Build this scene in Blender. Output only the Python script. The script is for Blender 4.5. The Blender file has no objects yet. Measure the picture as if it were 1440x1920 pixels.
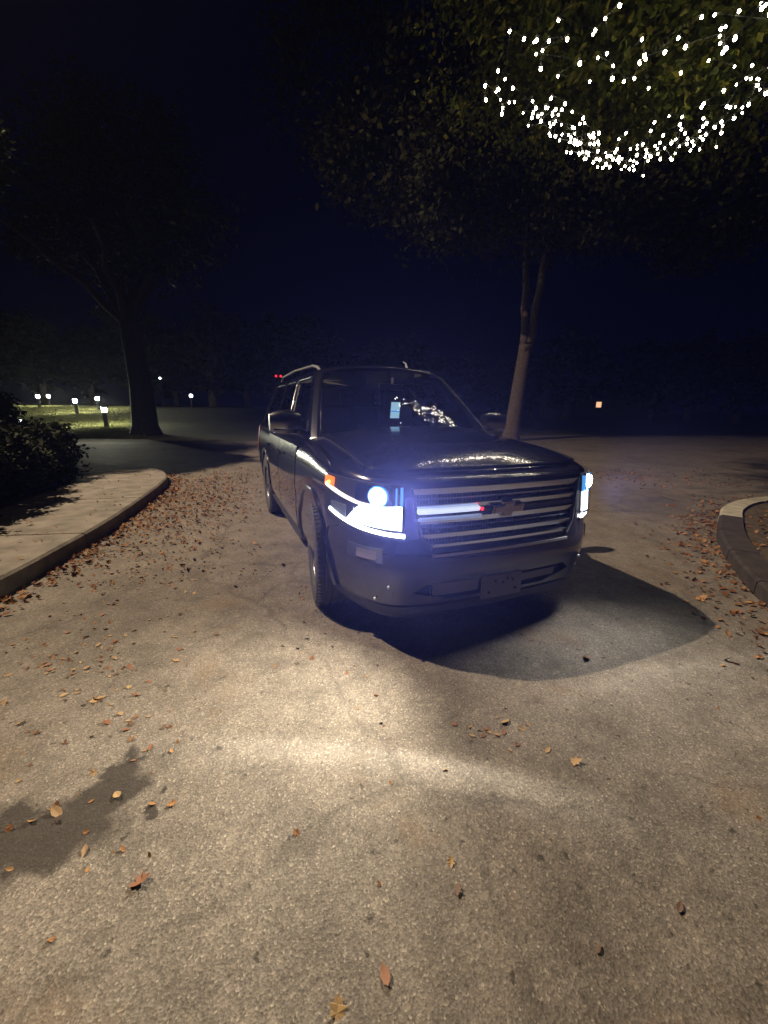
import bpy, bmesh, math, random
from mathutils import Vector, Matrix, noise
random.seed(11)
R = math.radians
sc = bpy.context.scene
C = sc.collection

# ------------------------------------------------------------------ camera, world, light, exposure
cam_d = bpy.data.cameras.new('camera')
cam = bpy.data.objects.new('camera', cam_d); C.objects.link(cam); sc.camera = cam
cam_d.sensor_fit = 'HORIZONTAL'; cam_d.sensor_width = 36.0
cam_d.lens = 36.0 * 750 / 1440
cam_d.clip_start = 0.02; cam_d.clip_end = 1500
CAM_H, PITCH, ROLL = 1.4744, 0.25586, 0.01352
rgt = Vector((1, 0, 0)); fwd = Vector((0, math.cos(PITCH), -math.sin(PITCH))); up = Vector((0, math.sin(PITCH), math.cos(PITCH)))
cr, sr = math.cos(ROLL), math.sin(ROLL)
r2 = rgt * cr + up * sr; u2 = up * cr - rgt * sr
cam.matrix_world = Matrix(((r2.x, u2.x, -fwd.x, 0), (r2.y, u2.y, -fwd.y, 0), (r2.z, u2.z, -fwd.z, CAM_H), (0, 0, 0, 1)))

sc.view_settings.view_transform = 'Standard'; sc.view_settings.look = 'None'
sc.view_settings.exposure = 0.0; sc.view_settings.gamma = 1.0; sc.view_settings.use_curve_mapping = False
sc.cycles.use_denoising = True
sc.cycles.max_bounces = 5; sc.cycles.diffuse_bounces = 2; sc.cycles.glossy_bounces = 3
sc.cycles.transmission_bounces = 4; sc.cycles.transparent_max_bounces = 10; sc.cycles.volume_bounces = 0
sc.cycles.caustics_reflective = False; sc.cycles.caustics_refractive = False
sc.cycles.sample_clamp_indirect = 3.0
sc.cycles.use_light_tree = True

world = bpy.data.worlds.new('World'); sc.world = world; world.use_nodes = True
wn = world.node_tree; bg = wn.nodes['Background']
bg.inputs[0].default_value = (0.05, 0.10, 1.0, 1); bg.inputs[1].default_value = 0.0032

def spot(name, loc, target, watts, half_deg, blend, color, radius=0.05, parent=None):
    d = bpy.data.lights.new(name, 'SPOT'); d.energy = watts; d.spot_size = R(2 * half_deg); d.spot_blend = blend
    d.color = color; d.shadow_soft_size = radius
    o = bpy.data.objects.new(name, d); C.objects.link(o); o.location = loc
    o.rotation_euler = (Vector(target) - Vector(loc)).to_track_quat('-Z', 'Y').to_euler()
    return o
LAMP = Vector((-12.6, 5.0, 16.4))
WARM = (1.0, 0.775, 0.53)
spot('street_lamp_light', LAMP - Vector((0, 0, 0.12)), (0.6, 4.2, 0), 25500, 56, 1.0, WARM, 0.12)
# car frame: origin on the ground under the front axle, +X towards the nose, +Y the car's left
CAR_LOC = Vector((0.372, 3.228, 0)); CAR_ROT = -math.pi / 2 + 0.3912
CARM = Matrix.Translation(CAR_LOC) @ Matrix.Rotation(CAR_ROT, 4, 'Z')
COOL = (0.90, 0.93, 1.0)
def beam(o, e0, e1, core):     # reflector beam pattern: bright rim just inside the cut-off, dimmer centre
    d = o.data; d.use_nodes = True; n = d.node_tree.nodes; l = d.node_tree.links
    em = [q for q in n if q.type == 'EMISSION'][0]
    tc = n.new('ShaderNodeTexCoord'); sp_ = n.new('ShaderNodeSeparateXYZ'); ab = n.new('ShaderNodeMath'); ab.operation = 'ABSOLUTE'
    l.new(tc.outputs['Normal'], sp_.inputs[0]); l.new(sp_.outputs['Z'], ab.inputs[0])
    mr = n.new('ShaderNodeMapRange'); mr.interpolation_type = 'SMOOTHSTEP'
    mr.inputs[1].default_value = math.cos(R(e0)); mr.inputs[2].default_value = math.cos(R(e1)); mr.inputs[3].default_value = 1.0; mr.inputs[4].default_value = core
    l.new(ab.outputs[0], mr.inputs[0])
    ax2 = n.new('ShaderNodeMath'); ax2.operation = 'ABSOLUTE'; l.new(sp_.outputs['X'], ax2.inputs[0])
    m2 = n.new('ShaderNodeMapRange'); m2.interpolation_type = 'SMOOTHSTEP'; m2.inputs[1].default_value = 0.35; m2.inputs[2].default_value = 0.86; m2.inputs[3].default_value = 1.0; m2.inputs[4].default_value = 0.0
    l.new(ax2.outputs[0], m2.inputs[0]); mm = n.new('ShaderNodeMath'); mm.operation = 'MULTIPLY'
    l.new(mr.outputs[0], mm.inputs[0]); l.new(m2.outputs[0], mm.inputs[1]); l.new(mm.outputs[0], em.inputs['Strength'])
for sgn in (-1, 1):
    p = CARM @ Vector((0.97, 0.76 * sgn, 0.90))
    el = R(21); ax_ = Vector((-0.13 if sgn < 0 else 0.30, -math.cos(el), math.sin(el)))
    beam(spot('headlight_beam', p, p + ax_ * 5, 225 if sgn < 0 else 60, 80, 0.09, (1.0, 0.91, 0.74), 0.03), 80, 69, 0.0)
    spot('headlight_spill', p, p + (CARM.to_3x3() @ Vector((0.38, 1.5 * sgn, -1.30))) * 5, 225, 60, 1.0, (1.0, 0.87, 0.66), 0.03) if sgn < 0 else spot('headlight_spill', p, p + (CARM.to_3x3() @ Vector((0.9, -0.25, -0.9))) * 5, 58, 74, 1.0, (0.98, 0.92, 0.82), 0.04)

for sgn in (-1, 1):      # added blue spots; in the added mist they imitate lens glare round the headlights
    p = CARM @ Vector((1.00, 0.70 * sgn, 0.93))
    spot('glare_spot', p, p + Vector((-0.12 if sgn < 0 else 0.15, -1.0, 0.42)) * 5, 10500 if sgn < 0 else 2600, 40, 1.0, (0.28, 0.31, 1.0), 0.05)

# ------------------------------------------------------------------ helpers
def tag(o, label=None, cat=None, group=None, kind=None):
    if label: o['label'] = label
    if cat: o['category'] = cat
    if group: o['group'] = group
    if kind: o['kind'] = kind
    return o
def empty(name, loc=(0, 0, 0), rz=0, label=None, cat=None, group=None):
    o = bpy.data.objects.new(name, None); C.objects.link(o); o.location = loc; o.rotation_euler = (0, 0, rz)
    o.empty_display_size = 0.1
    return tag(o, label, cat, group)
class MB:
    def __init__(s): s.v = []; s.f = []
    def add(s, vs, fs):
        b = len(s.v); s.v.extend([tuple(v) for v in vs]); s.f.extend([tuple(b + i for i in f) for f in fs]); return s
    def box(s, c, d, M=None):
        x, y, z = [k / 2 for k in d]
        vs = [Vector((sx * x, sy * y, sz * z)) for sx in (-1, 1) for sy in (-1, 1) for sz in (-1, 1)]
        vs = [(M @ v if M else v) + Vector(c) for v in vs]
        return s.add(vs, [(0, 1, 3, 2), (4, 6, 7, 5), (0, 4, 5, 1), (2, 3, 7, 6), (0, 2, 6, 4), (1, 5, 7, 3)])
    def tube(s, pts, rad, n=8, cap=True):
        pts = [Vector(p) for p in pts]; m = len(pts)
        rad = rad if hasattr(rad, '__len__') else [rad] * m
        rings = []
        prev = None
        for i, p in enumerate(pts):
            t = (pts[min(i + 1, m - 1)] - pts[max(i - 1, 0)])
            t = t.normalized() if t.length > 1e-9 else Vector((0, 0, 1))
            a = prev if prev is not None else (Vector((0, 0, 1)) if abs(t.z) < 0.9 else Vector((1, 0, 0)))
            a = (a - t * a.dot(t)); a = a.normalized() if a.length > 1e-6 else t.orthogonal().normalized()
            prev = a; b = t.cross(a)
            rings.append([p + (a * math.cos(2 * math.pi * k / n) + b * math.sin(2 * math.pi * k / n)) * rad[i] for k in range(n)])
        vs = [v for r in rings for v in r]
        fs = [(i * n + k, i * n + (k + 1) % n, (i + 1) * n + (k + 1) % n, (i + 1) * n + k) for i in range(m - 1) for k in range(n)]
        if cap: fs += [tuple(range(n))[::-1], tuple((m - 1) * n + k for k in range(n))]
        return s.add(vs, fs)
    def lathe(s, prof, n=32, axis='Z', M=None):   # prof (r, h)
        vs = []
        for r, h in prof:
            for k in range(n):
                a = 2 * math.pi * k / n; c, q = r * math.cos(a), r * math.sin(a)
                v = Vector((c, q, h)) if axis == 'Z' else Vector((c, h, q))
                vs.append(M @ v if M else v)
        m = len(prof)
        fs = [(i * n + k, i * n + (k + 1) % n, (i + 1) * n + (k + 1) % n, (i + 1) * n + k) for i in range(m - 1) for k in range(n)]
        return s.add(vs, fs)
    def ball(s, c, r, n=8, m=6, sz=1.0):
        prof = [(max(1e-4, r * math.sin(math.pi * i / m)), -r * sz * math.cos(math.pi * i / m)) for i in range(m + 1)]
        return s.lathe(prof, n, M=Matrix.Translation(Vector(c)))
    def mesh(s, name, mats, smooth=False, sharp=None):
        me = bpy.data.meshes.new(name); me.from_pydata(s.v, [], s.f)
        for m in (mats if isinstance(mats, (list, tuple)) else [mats]): me.materials.append(m)
        bm = bmesh.new(); bm.from_mesh(me)
        if len(s.f) < 60000: bmesh.ops.recalc_face_normals(bm, faces=bm.faces)
        if smooth:
            for f in bm.faces: f.smooth = True
            if sharp:
                for e in bm.edges:
                    if len(e.link_faces) == 2 and e.calc_face_angle(0) > R(sharp): e.smooth = False
        bm.to_mesh(me); bm.free(); me.update()
        return me
    def build(s, name, mat, parent=None, smooth=False, sharp=35):
        o = bpy.data.objects.new(name, s.mesh(name, mat, smooth, sharp)); C.objects.link(o)
        if parent: o.parent = parent
        return o
def bevel(o, w, seg=2):
    m = o.modifiers.new('bevel', 'BEVEL'); m.width = w; m.segments = seg; m.limit_method = 'ANGLE'; m.angle_limit = R(40); return o
def lerp(a, b, t): return a + (b - a) * t
def sstep(a, b, x):
    t = min(1, max(0, (x - a) / (b - a))); return t * t * (3 - 2 * t)
def interp(tab, x):
    if x <= tab[0][0]: return tab[0][1]
    for (a, p), (b, q) in zip(tab, tab[1:]):
        if x <= b: return lerp(p, q, (x - a) / (b - a))
    return tab[-1][1]

# ------------------------------------------------------------------ materials
def new_mat(name):
    m = bpy.data.materials.new(name); m.use_nodes = True
    n = m.node_tree.nodes; return m, n, m.node_tree.links, n['Principled BSDF']
def mat(name, col, rough=0.6, metal=0.0, coat=0.0, var=0.0, vscale=8.0, bump=0.0, bscale=60.0, spec=None):
    m, n, l, p = new_mat(name)
    p.inputs['Base Color'].default_value = (*col, 1); p.inputs['Roughness'].default_value = rough
    p.inputs['Metallic'].default_value = metal; p.inputs['Coat Weight'].default_value = coat
    p.inputs['Coat Roughness'].default_value = 0.02
    if spec is not None: p.inputs['Specular IOR Level'].default_value = spec
    tc = n.new('ShaderNodeTexCoord')
    if var > 0:
        no = n.new('ShaderNodeTexNoise'); no.inputs['Scale'].default_value = vscale; no.inputs['Detail'].default_value = 6
        l.new(tc.outputs['Object'], no.inputs['Vector'])
        mr = n.new('ShaderNodeMapRange'); mr.inputs[1].default_value = 0.3; mr.inputs[2].default_value = 0.7
        mr.inputs[3].default_value = 1 - var; mr.inputs[4].default_value = 1 + var; l.new(no.outputs[0], mr.inputs[0])
        mx = n.new('ShaderNodeVectorMath'); mx.operation = 'SCALE'; mx.inputs[0].default_value = col
        l.new(mr.outputs[0], mx.inputs['Scale']); l.new(mx.outputs[0], p.inputs['Base Color'])
    if bump > 0:
        nb = n.new('ShaderNodeTexNoise'); nb.inputs['Scale'].default_value = bscale; nb.inputs['Detail'].default_value = 4
        l.new(tc.outputs['Object'], nb.inputs['Vector'])
        b = n.new('ShaderNodeBump'); b.inputs['Strength'].default_value = bump; b.inputs['Distance'].default_value = 0.01
        l.new(nb.outputs[0], b.inputs['Height']); l.new(b.outputs[0], p.inputs['Normal'])
    return m
def emit(name, col, s):
    m, n, l, p = new_mat(name)
    p.inputs['Base Color'].default_value = (*col, 1)
    p.inputs['Emission Color'].default_value = (*col, 1); p.inputs['Emission Strength'].default_value = s
    return m
def glass(name, tint, ior=1.5, refl_rough=0.01):
    m = bpy.data.materials.new(name); m.use_nodes = True; n = m.node_tree.nodes; l = m.node_tree.links
    n.remove(n['Principled BSDF']); out = n['Material Output']
    t = n.new('ShaderNodeBsdfTransparent'); t.inputs[0].default_value = (*tint, 1)
    g = n.new('ShaderNodeBsdfGlossy'); g.inputs['Roughness'].default_value = refl_rough
    f = n.new('ShaderNodeFresnel'); f.inputs[0].default_value = ior
    ge = n.new('ShaderNodeNewGeometry'); iv = n.new('ShaderNodeMath'); iv.operation = 'SUBTRACT'; iv.inputs[0].default_value = 1.0; l.new(ge.outputs['Backfacing'], iv.inputs[1])
    mu = n.new('ShaderNodeMath'); mu.operation = 'MULTIPLY'; l.new(f.outputs[0], mu.inputs[0]); l.new(iv.outputs[0], mu.inputs[1])
    mx = n.new('ShaderNodeMixShader'); l.new(mu.outputs[0], mx.inputs[0]); l.new(t.outputs[0], mx.inputs[1]); l.new(g.outputs[0], mx.inputs[2])
    l.new(mx.outputs[0], out.inputs[0]); return m

def asphalt_mat():
    m, n, l, p = new_mat('asphalt')
    tc = n.new('ShaderNodeTexCoord'); P = tc.outputs['Object']
    def noi(scale, det=5, rough=0.55, dim=None):
        a = n.new('ShaderNodeTexNoise'); a.inputs['Scale'].default_value = scale; a.inputs['Detail'].default_value = det
        a.inputs['Roughness'].default_value = rough; l.new(P, a.inputs['Vector']); return a.outputs[0]
    def ramp(x, stops):
        r = n.new('ShaderNodeValToRGB'); e = r.color_ramp.elements
        while len(e) < len(stops): e.new(0.5)
        for k, (pos, c) in enumerate(stops):
            e[k].position = pos; e[k].color = (*c, 1) if hasattr(c, '__len__') else (c, c, c, 1)
        l.new(x, r.inputs[0]); return r.outputs[0]
    def mix(a, b, f, mode='MIX'):
        x = n.new('ShaderNodeMix'); x.data_type = 'RGBA'; x.blend_type = mode
        if hasattr(f, 'links') or hasattr(f, 'node'): l.new(f, x.inputs[0])
        else: x.inputs[0].default_value = f
        for s, k in ((a, 6), (b, 7)):
            if isinstance(s, tuple): x.inputs[k].default_value = (*s, 1)
            else: l.new(s, x.inputs[k])
        return x.outputs[2]
    vo = n.new('ShaderNodeTexVoronoi'); vo.inputs['Scale'].default_value = 165; l.new(P, vo.inputs['Vector'])
    vo2 = n.new('ShaderNodeTexVoronoi'); vo2.inputs['Scale'].default_value = 42; l.new(P, vo2.inputs['Vector'])
    stone = ramp(vo.outputs['Color'], [(0.0, (0.055, 0.048, 0.042)), (0.45, (0.13, 0.115, 0.098)), (0.8, (0.20, 0.175, 0.15)), (1.0, (0.42, 0.38, 0.32))])
    base = mix(stone, (0.125, 0.112, 0.098), 0.30)
    chips = ramp(vo2.outputs['Color'], [(0.80, 0.0), (0.93, 1.0)])
    base = mix(base, (0.32, 0.28, 0.23), mix((0, 0, 0), chips, 0.22))
    big = ramp(noi(0.55, 6, 0.6), [(0.30, 0.66), (0.5, 1.0), (0.72, 1.2)])
    base = mix(base, big, 1.0, 'MULTIPLY')
    mid = ramp(noi(4.0, 7, 0.65), [(0.32, 0.66), (0.52, 1.0), (0.72, 1.2)])
    base = mix(base, mid, 1.0, 'MULTIPLY')
    rust = ramp(noi(1.3, 8, 0.7), [(0.55, 0.0), (0.72, 0.6)])
    base = mix(base, (0.15, 0.092, 0.048), rust)
    # dark specks (tar, crushed bits)
    sp = ramp(noi(23, 3, 0.5), [(0.27, 0.35), (0.36, 1.0)])
    base = mix(base, sp, 1.0, 'MULTIPLY')
    # cracks
    nd = n.new('ShaderNodeTexNoise'); nd.inputs['Scale'].default_value = 2.2; nd.inputs['Detail'].default_value = 5; l.new(P, nd.inputs['Vector'])
    va = n.new('ShaderNodeVectorMath'); va.operation = 'MULTIPLY_ADD'; va.inputs[1].default_value = (0.5, 0.5, 0.5)
    l.new(nd.outputs['Color'], va.inputs[0]); l.new(P, va.inputs[2])
    vc = n.new('ShaderNodeTexVoronoi'); vc.feature = 'DISTANCE_TO_EDGE'; vc.inputs['Scale'].default_value = 0.42; l.new(va.outputs[0], vc.inputs['Vector'])
    crack = ramp(vc.outputs['Distance'], [(0.0, 0.28), (0.006, 0.6), (0.012, 1.0)])
    base = mix(base, crack, 0.34, 'MULTIPLY')
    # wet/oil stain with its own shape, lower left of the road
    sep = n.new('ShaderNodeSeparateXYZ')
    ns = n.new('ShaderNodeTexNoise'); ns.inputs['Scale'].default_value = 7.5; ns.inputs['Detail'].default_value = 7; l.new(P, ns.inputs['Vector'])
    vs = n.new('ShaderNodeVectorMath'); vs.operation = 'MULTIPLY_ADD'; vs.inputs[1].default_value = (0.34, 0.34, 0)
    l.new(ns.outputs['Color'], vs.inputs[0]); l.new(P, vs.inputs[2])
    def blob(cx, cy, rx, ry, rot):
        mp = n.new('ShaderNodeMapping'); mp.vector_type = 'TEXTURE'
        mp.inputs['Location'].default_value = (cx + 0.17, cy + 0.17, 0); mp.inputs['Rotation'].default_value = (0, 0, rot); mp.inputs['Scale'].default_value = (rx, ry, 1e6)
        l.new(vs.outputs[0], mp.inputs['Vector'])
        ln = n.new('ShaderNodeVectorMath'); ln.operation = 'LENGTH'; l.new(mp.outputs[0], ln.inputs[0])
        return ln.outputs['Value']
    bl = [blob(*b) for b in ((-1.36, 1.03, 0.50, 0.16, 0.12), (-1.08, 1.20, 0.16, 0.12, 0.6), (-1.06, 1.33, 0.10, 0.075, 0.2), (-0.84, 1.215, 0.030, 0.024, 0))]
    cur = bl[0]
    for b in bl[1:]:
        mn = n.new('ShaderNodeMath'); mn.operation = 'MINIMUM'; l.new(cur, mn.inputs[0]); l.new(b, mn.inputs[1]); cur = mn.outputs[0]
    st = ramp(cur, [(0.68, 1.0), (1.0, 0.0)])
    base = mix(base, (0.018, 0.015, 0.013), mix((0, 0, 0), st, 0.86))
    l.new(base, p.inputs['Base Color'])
    p.inputs['Roughness'].default_value = 0.82; p.inputs['Specular IOR Level'].default_value = 0.35
    b1 = n.new('ShaderNodeBump'); b1.inputs['Strength'].default_value = 0.42; b1.inputs['Distance'].default_value = 0.0045
    ad = n.new('ShaderNodeMath'); ad.operation = 'ADD'; l.new(vo.outputs['Distance'], ad.inputs[0]); l.new(noi(85, 6, 0.75), ad.inputs[1])
    l.new(ad.outputs[0], b1.inputs['Height']); b1.invert = False
    b2 = n.new('ShaderNodeBump'); b2.inputs['Strength'].default_value = 0.5; b2.inputs['Distance'].default_value = 0.02
    l.new(noi(7, 5, 0.6), b2.inputs['Height']); l.new(b1.outputs[0], b2.inputs['Normal']); l.new(b2.outputs[0], p.inputs['Normal'])
    return m
M = {}
M['asphalt'] = asphalt_mat()
M['concrete'] = mat('concrete', (0.15, 0.135, 0.115), 0.9, var=0.35, vscale=5, bump=0.8, bscale=90)
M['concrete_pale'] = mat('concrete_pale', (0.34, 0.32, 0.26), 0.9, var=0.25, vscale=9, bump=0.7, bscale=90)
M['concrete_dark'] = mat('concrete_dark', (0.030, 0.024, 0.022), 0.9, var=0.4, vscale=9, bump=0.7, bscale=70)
M['soil'] = mat('soil', (0.06, 0.045, 0.028), 0.95, var=0.5, vscale=12, bump=1.0, bscale=40)
M['lawn'] = mat('lawn', (0.04, 0.042, 0.018), 0.95, var=0.5, vscale=2.5, bump=1.0, bscale=30)
M['grass'] = mat('grass_blades', (0.13, 0.135, 0.045), 0.8, var=0.4, vscale=1.5)
M['bark'] = mat('bark', (0.095, 0.072, 0.056), 0.95, var=0.45, vscale=14, bump=1.0, bscale=26)
M['paint'] = mat('black_paint', (0.007, 0.007, 0.012), 0.16, coat=1.0, spec=0.3)
M['black_plastic'] = mat('black_plastic', (0.022, 0.022, 0.025), 0.5, bump=0.15, bscale=300)
M['grey_plastic'] = mat('grey_plastic', (0.13, 0.13, 0.145), 0.55, bump=0.15, bscale=300)
M['bumper_plastic'] = mat('lower_bumper_plastic', (0.018, 0.018, 0.022), 0.6, bump=0.2, bscale=200)
M['void'] = mat('dark_cavity', (0.004, 0.004, 0.005), 0.9)
M['chrome'] = mat('chrome', (0.62, 0.64, 0.68), 0.16, metal=1.0)
M['satin'] = mat('satin_chrome', (0.55, 0.58, 0.64), 0.42, metal=1.0)
M['grille_chrome'] = mat('grille_chrome', (0.58, 0.64, 0.76), 0.26, metal=1.0)
M['mirror_cap'] = mat('mirror_cap', (0.30, 0.30, 0.32), 0.25, metal=1.0)
M['rubber'] = mat('tyre_rubber', (0.045, 0.043, 0.043), 0.78, var=0.3, vscale=20, bump=0.25, bscale=120)
M['alloy'] = mat('alloy', (0.42, 0.42, 0.45), 0.28, metal=1.0)
M['windshield'] = glass('windshield_glass', (0.80, 0.86, 0.84))
M['tinted'] = glass('tinted_glass', (0.12, 0.13, 0.14))
M['bowl'] = mat('reflector_bowl', (0.10, 0.14, 0.22), 0.25, metal=1.0)
M['lens'] = glass('clear_lens', (0.93, 0.95, 0.98), 1.45)
M['interior'] = mat('interior_cloth', (0.035, 0.035, 0.04), 0.85)
M['head_emit'] = emit('headlight_lit', (0.85, 0.93, 1.0), 60)
M['drl_emit'] = emit('running_light_lit', (0.90, 0.95, 1.0), 9)
M['drl_dim'] = emit('side_strip_lit', (1.0, 0.84, 0.66), 1.6)
M['blue_lens'] = emit('projector_ring_lit', (0.10, 0.42, 1.0), 0.7)
M['amber'] = emit('amber_marker_lit', (1.0, 0.17, 0.01), 1.6)
M['amber_hot'] = emit('amber_bulb_lit', (1.0, 0.50, 0.10), 3.0)
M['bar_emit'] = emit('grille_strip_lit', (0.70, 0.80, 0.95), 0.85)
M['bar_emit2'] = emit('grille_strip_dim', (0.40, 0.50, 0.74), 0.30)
M['red_emit'] = emit('red_lit', (1.0, 0.03, 0.06), 1.6)
M['phone_emit'] = emit('phone_screen', (0.42, 0.68, 0.90), 0.75)
M['bulb'] = emit('bulb_lit', (1.0, 0.88, 0.62), 70)
M['wire'] = mat('wire', (0.012, 0.014, 0.010), 0.7)
M['lamp_emit'] = emit('lamp_lit', (1.0, 0.80, 0.52), 60)
M['bollard_emit'] = emit('bollard_lit', (1.0, 0.98, 0.72), 1050)
M['white_emit'] = emit('white_far_lit', (0.92, 0.96, 1.0), 7)
M['win_emit'] = emit('window_lit', (1.0, 0.58, 0.30), 1.0)
M['metal_dark'] = mat('dark_metal', (0.025, 0.025, 0.028), 0.5, metal=0.6)
M['wall'] = mat('house_wall', (0.05, 0.045, 0.04), 0.9, var=0.2)
M['roofing'] = mat('roofing', (0.03, 0.028, 0.028), 0.9)

def leaf_mat(name, c1, c2, c3, trans=0.25):
    m, n, l, p = new_mat(name)
    oi = n.new('ShaderNodeTexCoord'); no = n.new('ShaderNodeTexWhiteNoise') ; geo = n.new('ShaderNodeNewGeometry')
    r = n.new('ShaderNodeValToRGB'); e = r.color_ramp.elements; e.new(0.5)
    for k, (pos, c) in enumerate(((0.0, c1), (0.5, c2), (1.0, c3))): e[k].position = pos; e[k].color = (*c, 1)
    l.new(geo.outputs['Random Per Island'], r.inputs[0]); l.new(r.outputs[0], p.inputs['Base Color'])
    p.inputs['Roughness'].default_value = 0.7; p.inputs['Specular IOR Level'].default_value = 0.15
    if trans:
        out = n['Material Output']; t = n.new('ShaderNodeBsdfTranslucent'); l.new(r.outputs[0], t.inputs[0])
        mx = n.new('ShaderNodeMixShader'); mx.inputs[0].default_value = trans
        l.new(p.outputs[0], mx.inputs[1]); l.new(t.outputs[0], mx.inputs[2]); l.new(mx.outputs[0], out.inputs[0])
    return m
M['leaves'] = leaf_mat('tree_leaves', (0.035, 0.05, 0.004), (0.06, 0.075, 0.006), (0.12, 0.11, 0.012), 0.4)
M['leaves_far'] = leaf_mat('far_tree_leaves', (0.016, 0.02, 0.006), (0.028, 0.030, 0.009), (0.045, 0.04, 0.012), 0.25)
M['hedge'] = leaf_mat('hedge_leaves', (0.008, 0.013, 0.004), (0.014, 0.020, 0.006), (0.022, 0.026, 0.009), 0.1)
M['litter'] = leaf_mat('leaf_litter', (0.10, 0.040, 0.018), (0.19, 0.088, 0.035), (0.30, 0.17, 0.075), 0.0)
def leaf_col(name, c):
    return mat(name, c, 0.65, var=0.35, vscale=40)
M['leaf_rust'] = leaf_col('rust_leaf', (0.16, 0.065, 0.028))
M['leaf_tan'] = leaf_col('tan_leaf', (0.27, 0.17, 0.085))
M['leaf_yellow'] = leaf_col('yellow_leaf', (0.30, 0.20, 0.09))
M['leaf_brown'] = leaf_col('brown_leaf', (0.085, 0.048, 0.028))

# ------------------------------------------------------------------ setting: ground, road
def sheet(name, pts, z, m, kind='structure'):
    o = MB().add([(x, y, z) for x, y in pts], [tuple(range(len(pts)))]).build(name, m); o['kind'] = kind; return o
def lawn_h(x, y):
    d = sstep(15, 42, y - 0.0) * sstep(-2, -14, x)
    return -0.006 + 1.15 * d + 0.04 * (noise.noise(Vector((x * 0.3, y * 0.3, 0))) + 0.3) * sstep(-8, -14, x) * sstep(17, 22, y)
mb = MB()
xs = [-500, -300, -200, -120, -90, -70] + [-60 + i * 1.5 for i in range(41)] + [5, 20, 60, 120, 300, 500]
ys = [-120, -40, -10, 5, 12, 15] + [16.5 + i * 1.2 for i in range(34)] + [62, 75, 100, 160, 260, 500]
for y in ys:
    for x in xs: mb.v.append((x, y, lawn_h(x, y)))
W_ = len(xs)
for j in range(len(ys) - 1):
    for i in range(W_ - 1): mb.f.append((j * W_ + i, j * W_ + i + 1, (j + 1) * W_ + i + 1, (j + 1) * W_ + i))
g = mb.build('ground', M['lawn'], smooth=True); g['kind'] = 'structure'
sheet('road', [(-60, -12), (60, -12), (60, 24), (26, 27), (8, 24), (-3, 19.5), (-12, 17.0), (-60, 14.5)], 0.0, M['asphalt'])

# left sidewalk: slabs follow the kerb curve, joints 8 mm
def catmull(P, n):
    out = []
    for i in range(len(P) - 1):
        p0, p1, p2, p3 = [Vector(P[min(max(k, 0), len(P) - 1)]) for k in (i - 1, i, i + 1, i + 2)]
        for j in range(n):
            t = j / n
            out.append(0.5 * ((2 * p1) + (p2 - p0) * t + (2 * p0 - 5 * p1 + 4 * p2 - p3) * t * t + (3 * p1 - p0 - 3 * p2 + p3) * t ** 3))
    out.append(Vector(P[-1])); return out
def arc_resample(pts, step):
    L = [0]
    for a, b in zip(pts, pts[1:]): L.append(L[-1] + (b - a).length)
    n = int(L[-1] / step); out = []; k = 0
    for i in range(n + 1):
        d = L[-1] * i / n
        while k < len(L) - 2 and L[k + 1] < d: k += 1
        out.append(pts[k].lerp(pts[k + 1], (d - L[k]) / max(1e-9, L[k + 1] - L[k])))
    return out
KL = arc_resample(catmull([(-2.55, -3.0), (-2.75, 0.5), (-2.98, 2.84), (-3.08, 3.55), (-3.24, 4.47), (-3.50, 5.5), (-3.84, 6.7), (-4.25, 7.75), (-4.9, 8.5), (-6.0, 8.95), (-8, 9.2), (-11, 9.35), (-15, 9.4)], 14), 0.25)
def normals(pts, side=1):
    out = []
    for i in range(len(pts)):
        t = (pts[min(i + 1, len(pts) - 1)] - pts[max(i - 1, 0)]).normalized(); out.append(Vector((-t.y, t.x)) * side)
    return out
NL = normals(KL)
sw = empty('sidewalk', (0, 0, 0)); sw['kind'] = 'structure'
def slab_run(pts, nrm, i0, i1, width, z0, z1, name, m, parent, bev=0.012, gap=0.010):
    mbx = MB(); k = i1 - i0 + 1; vs = []
    for q, i in enumerate(range(i0, i1 + 1)):
        t = (pts[min(i + 1, len(pts) - 1)] - pts[max(i - 1, 0)]).normalized()
        sh = t * (gap if q == 0 else (-gap if q == k - 1 else 0))
        a = pts[i] + sh; b = pts[i] + nrm[i] * width + sh
        top_in = 0.03
        at = a + nrm[i] * top_in
        for p_, z in ((a, z0), (a + nrm[i] * 0.004, z1 - 0.02), (at, z1), (b, z1), (b, z0)): vs.append((p_.x, p_.y, z))
    fs = []
    for q in range(k - 1):
        for e in range(4): fs.append((q * 5 + e, (q + 1) * 5 + e, (q + 1) * 5 + e + 1, q * 5 + e + 1))
    fs += [(0, 1, 2, 3, 4), tuple((k - 1) * 5 + e for e in (4, 3, 2, 1, 0))]
    return mbx.add(vs, fs).build(name, m, parent, smooth=True, sharp=25)
i = 0
while i < len(KL) - 1:
    j = min(i + 7, len(KL) - 1)
    o = slab_run(KL, NL, i, j, 1.5 if i < 48 else 1.2, -0.02, 0.15 + random.uniform(-0.004, 0.004), 'slab', M['concrete'], sw)
    i = j
verge = [tuple(KL[k] + NL[k] * (1.5 if k < 48 else 1.2)) for k in range(len(KL) - 8)]
sheet('planting_bed', verge + [(-14, -3)], 0.10, M['soil'])

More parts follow.
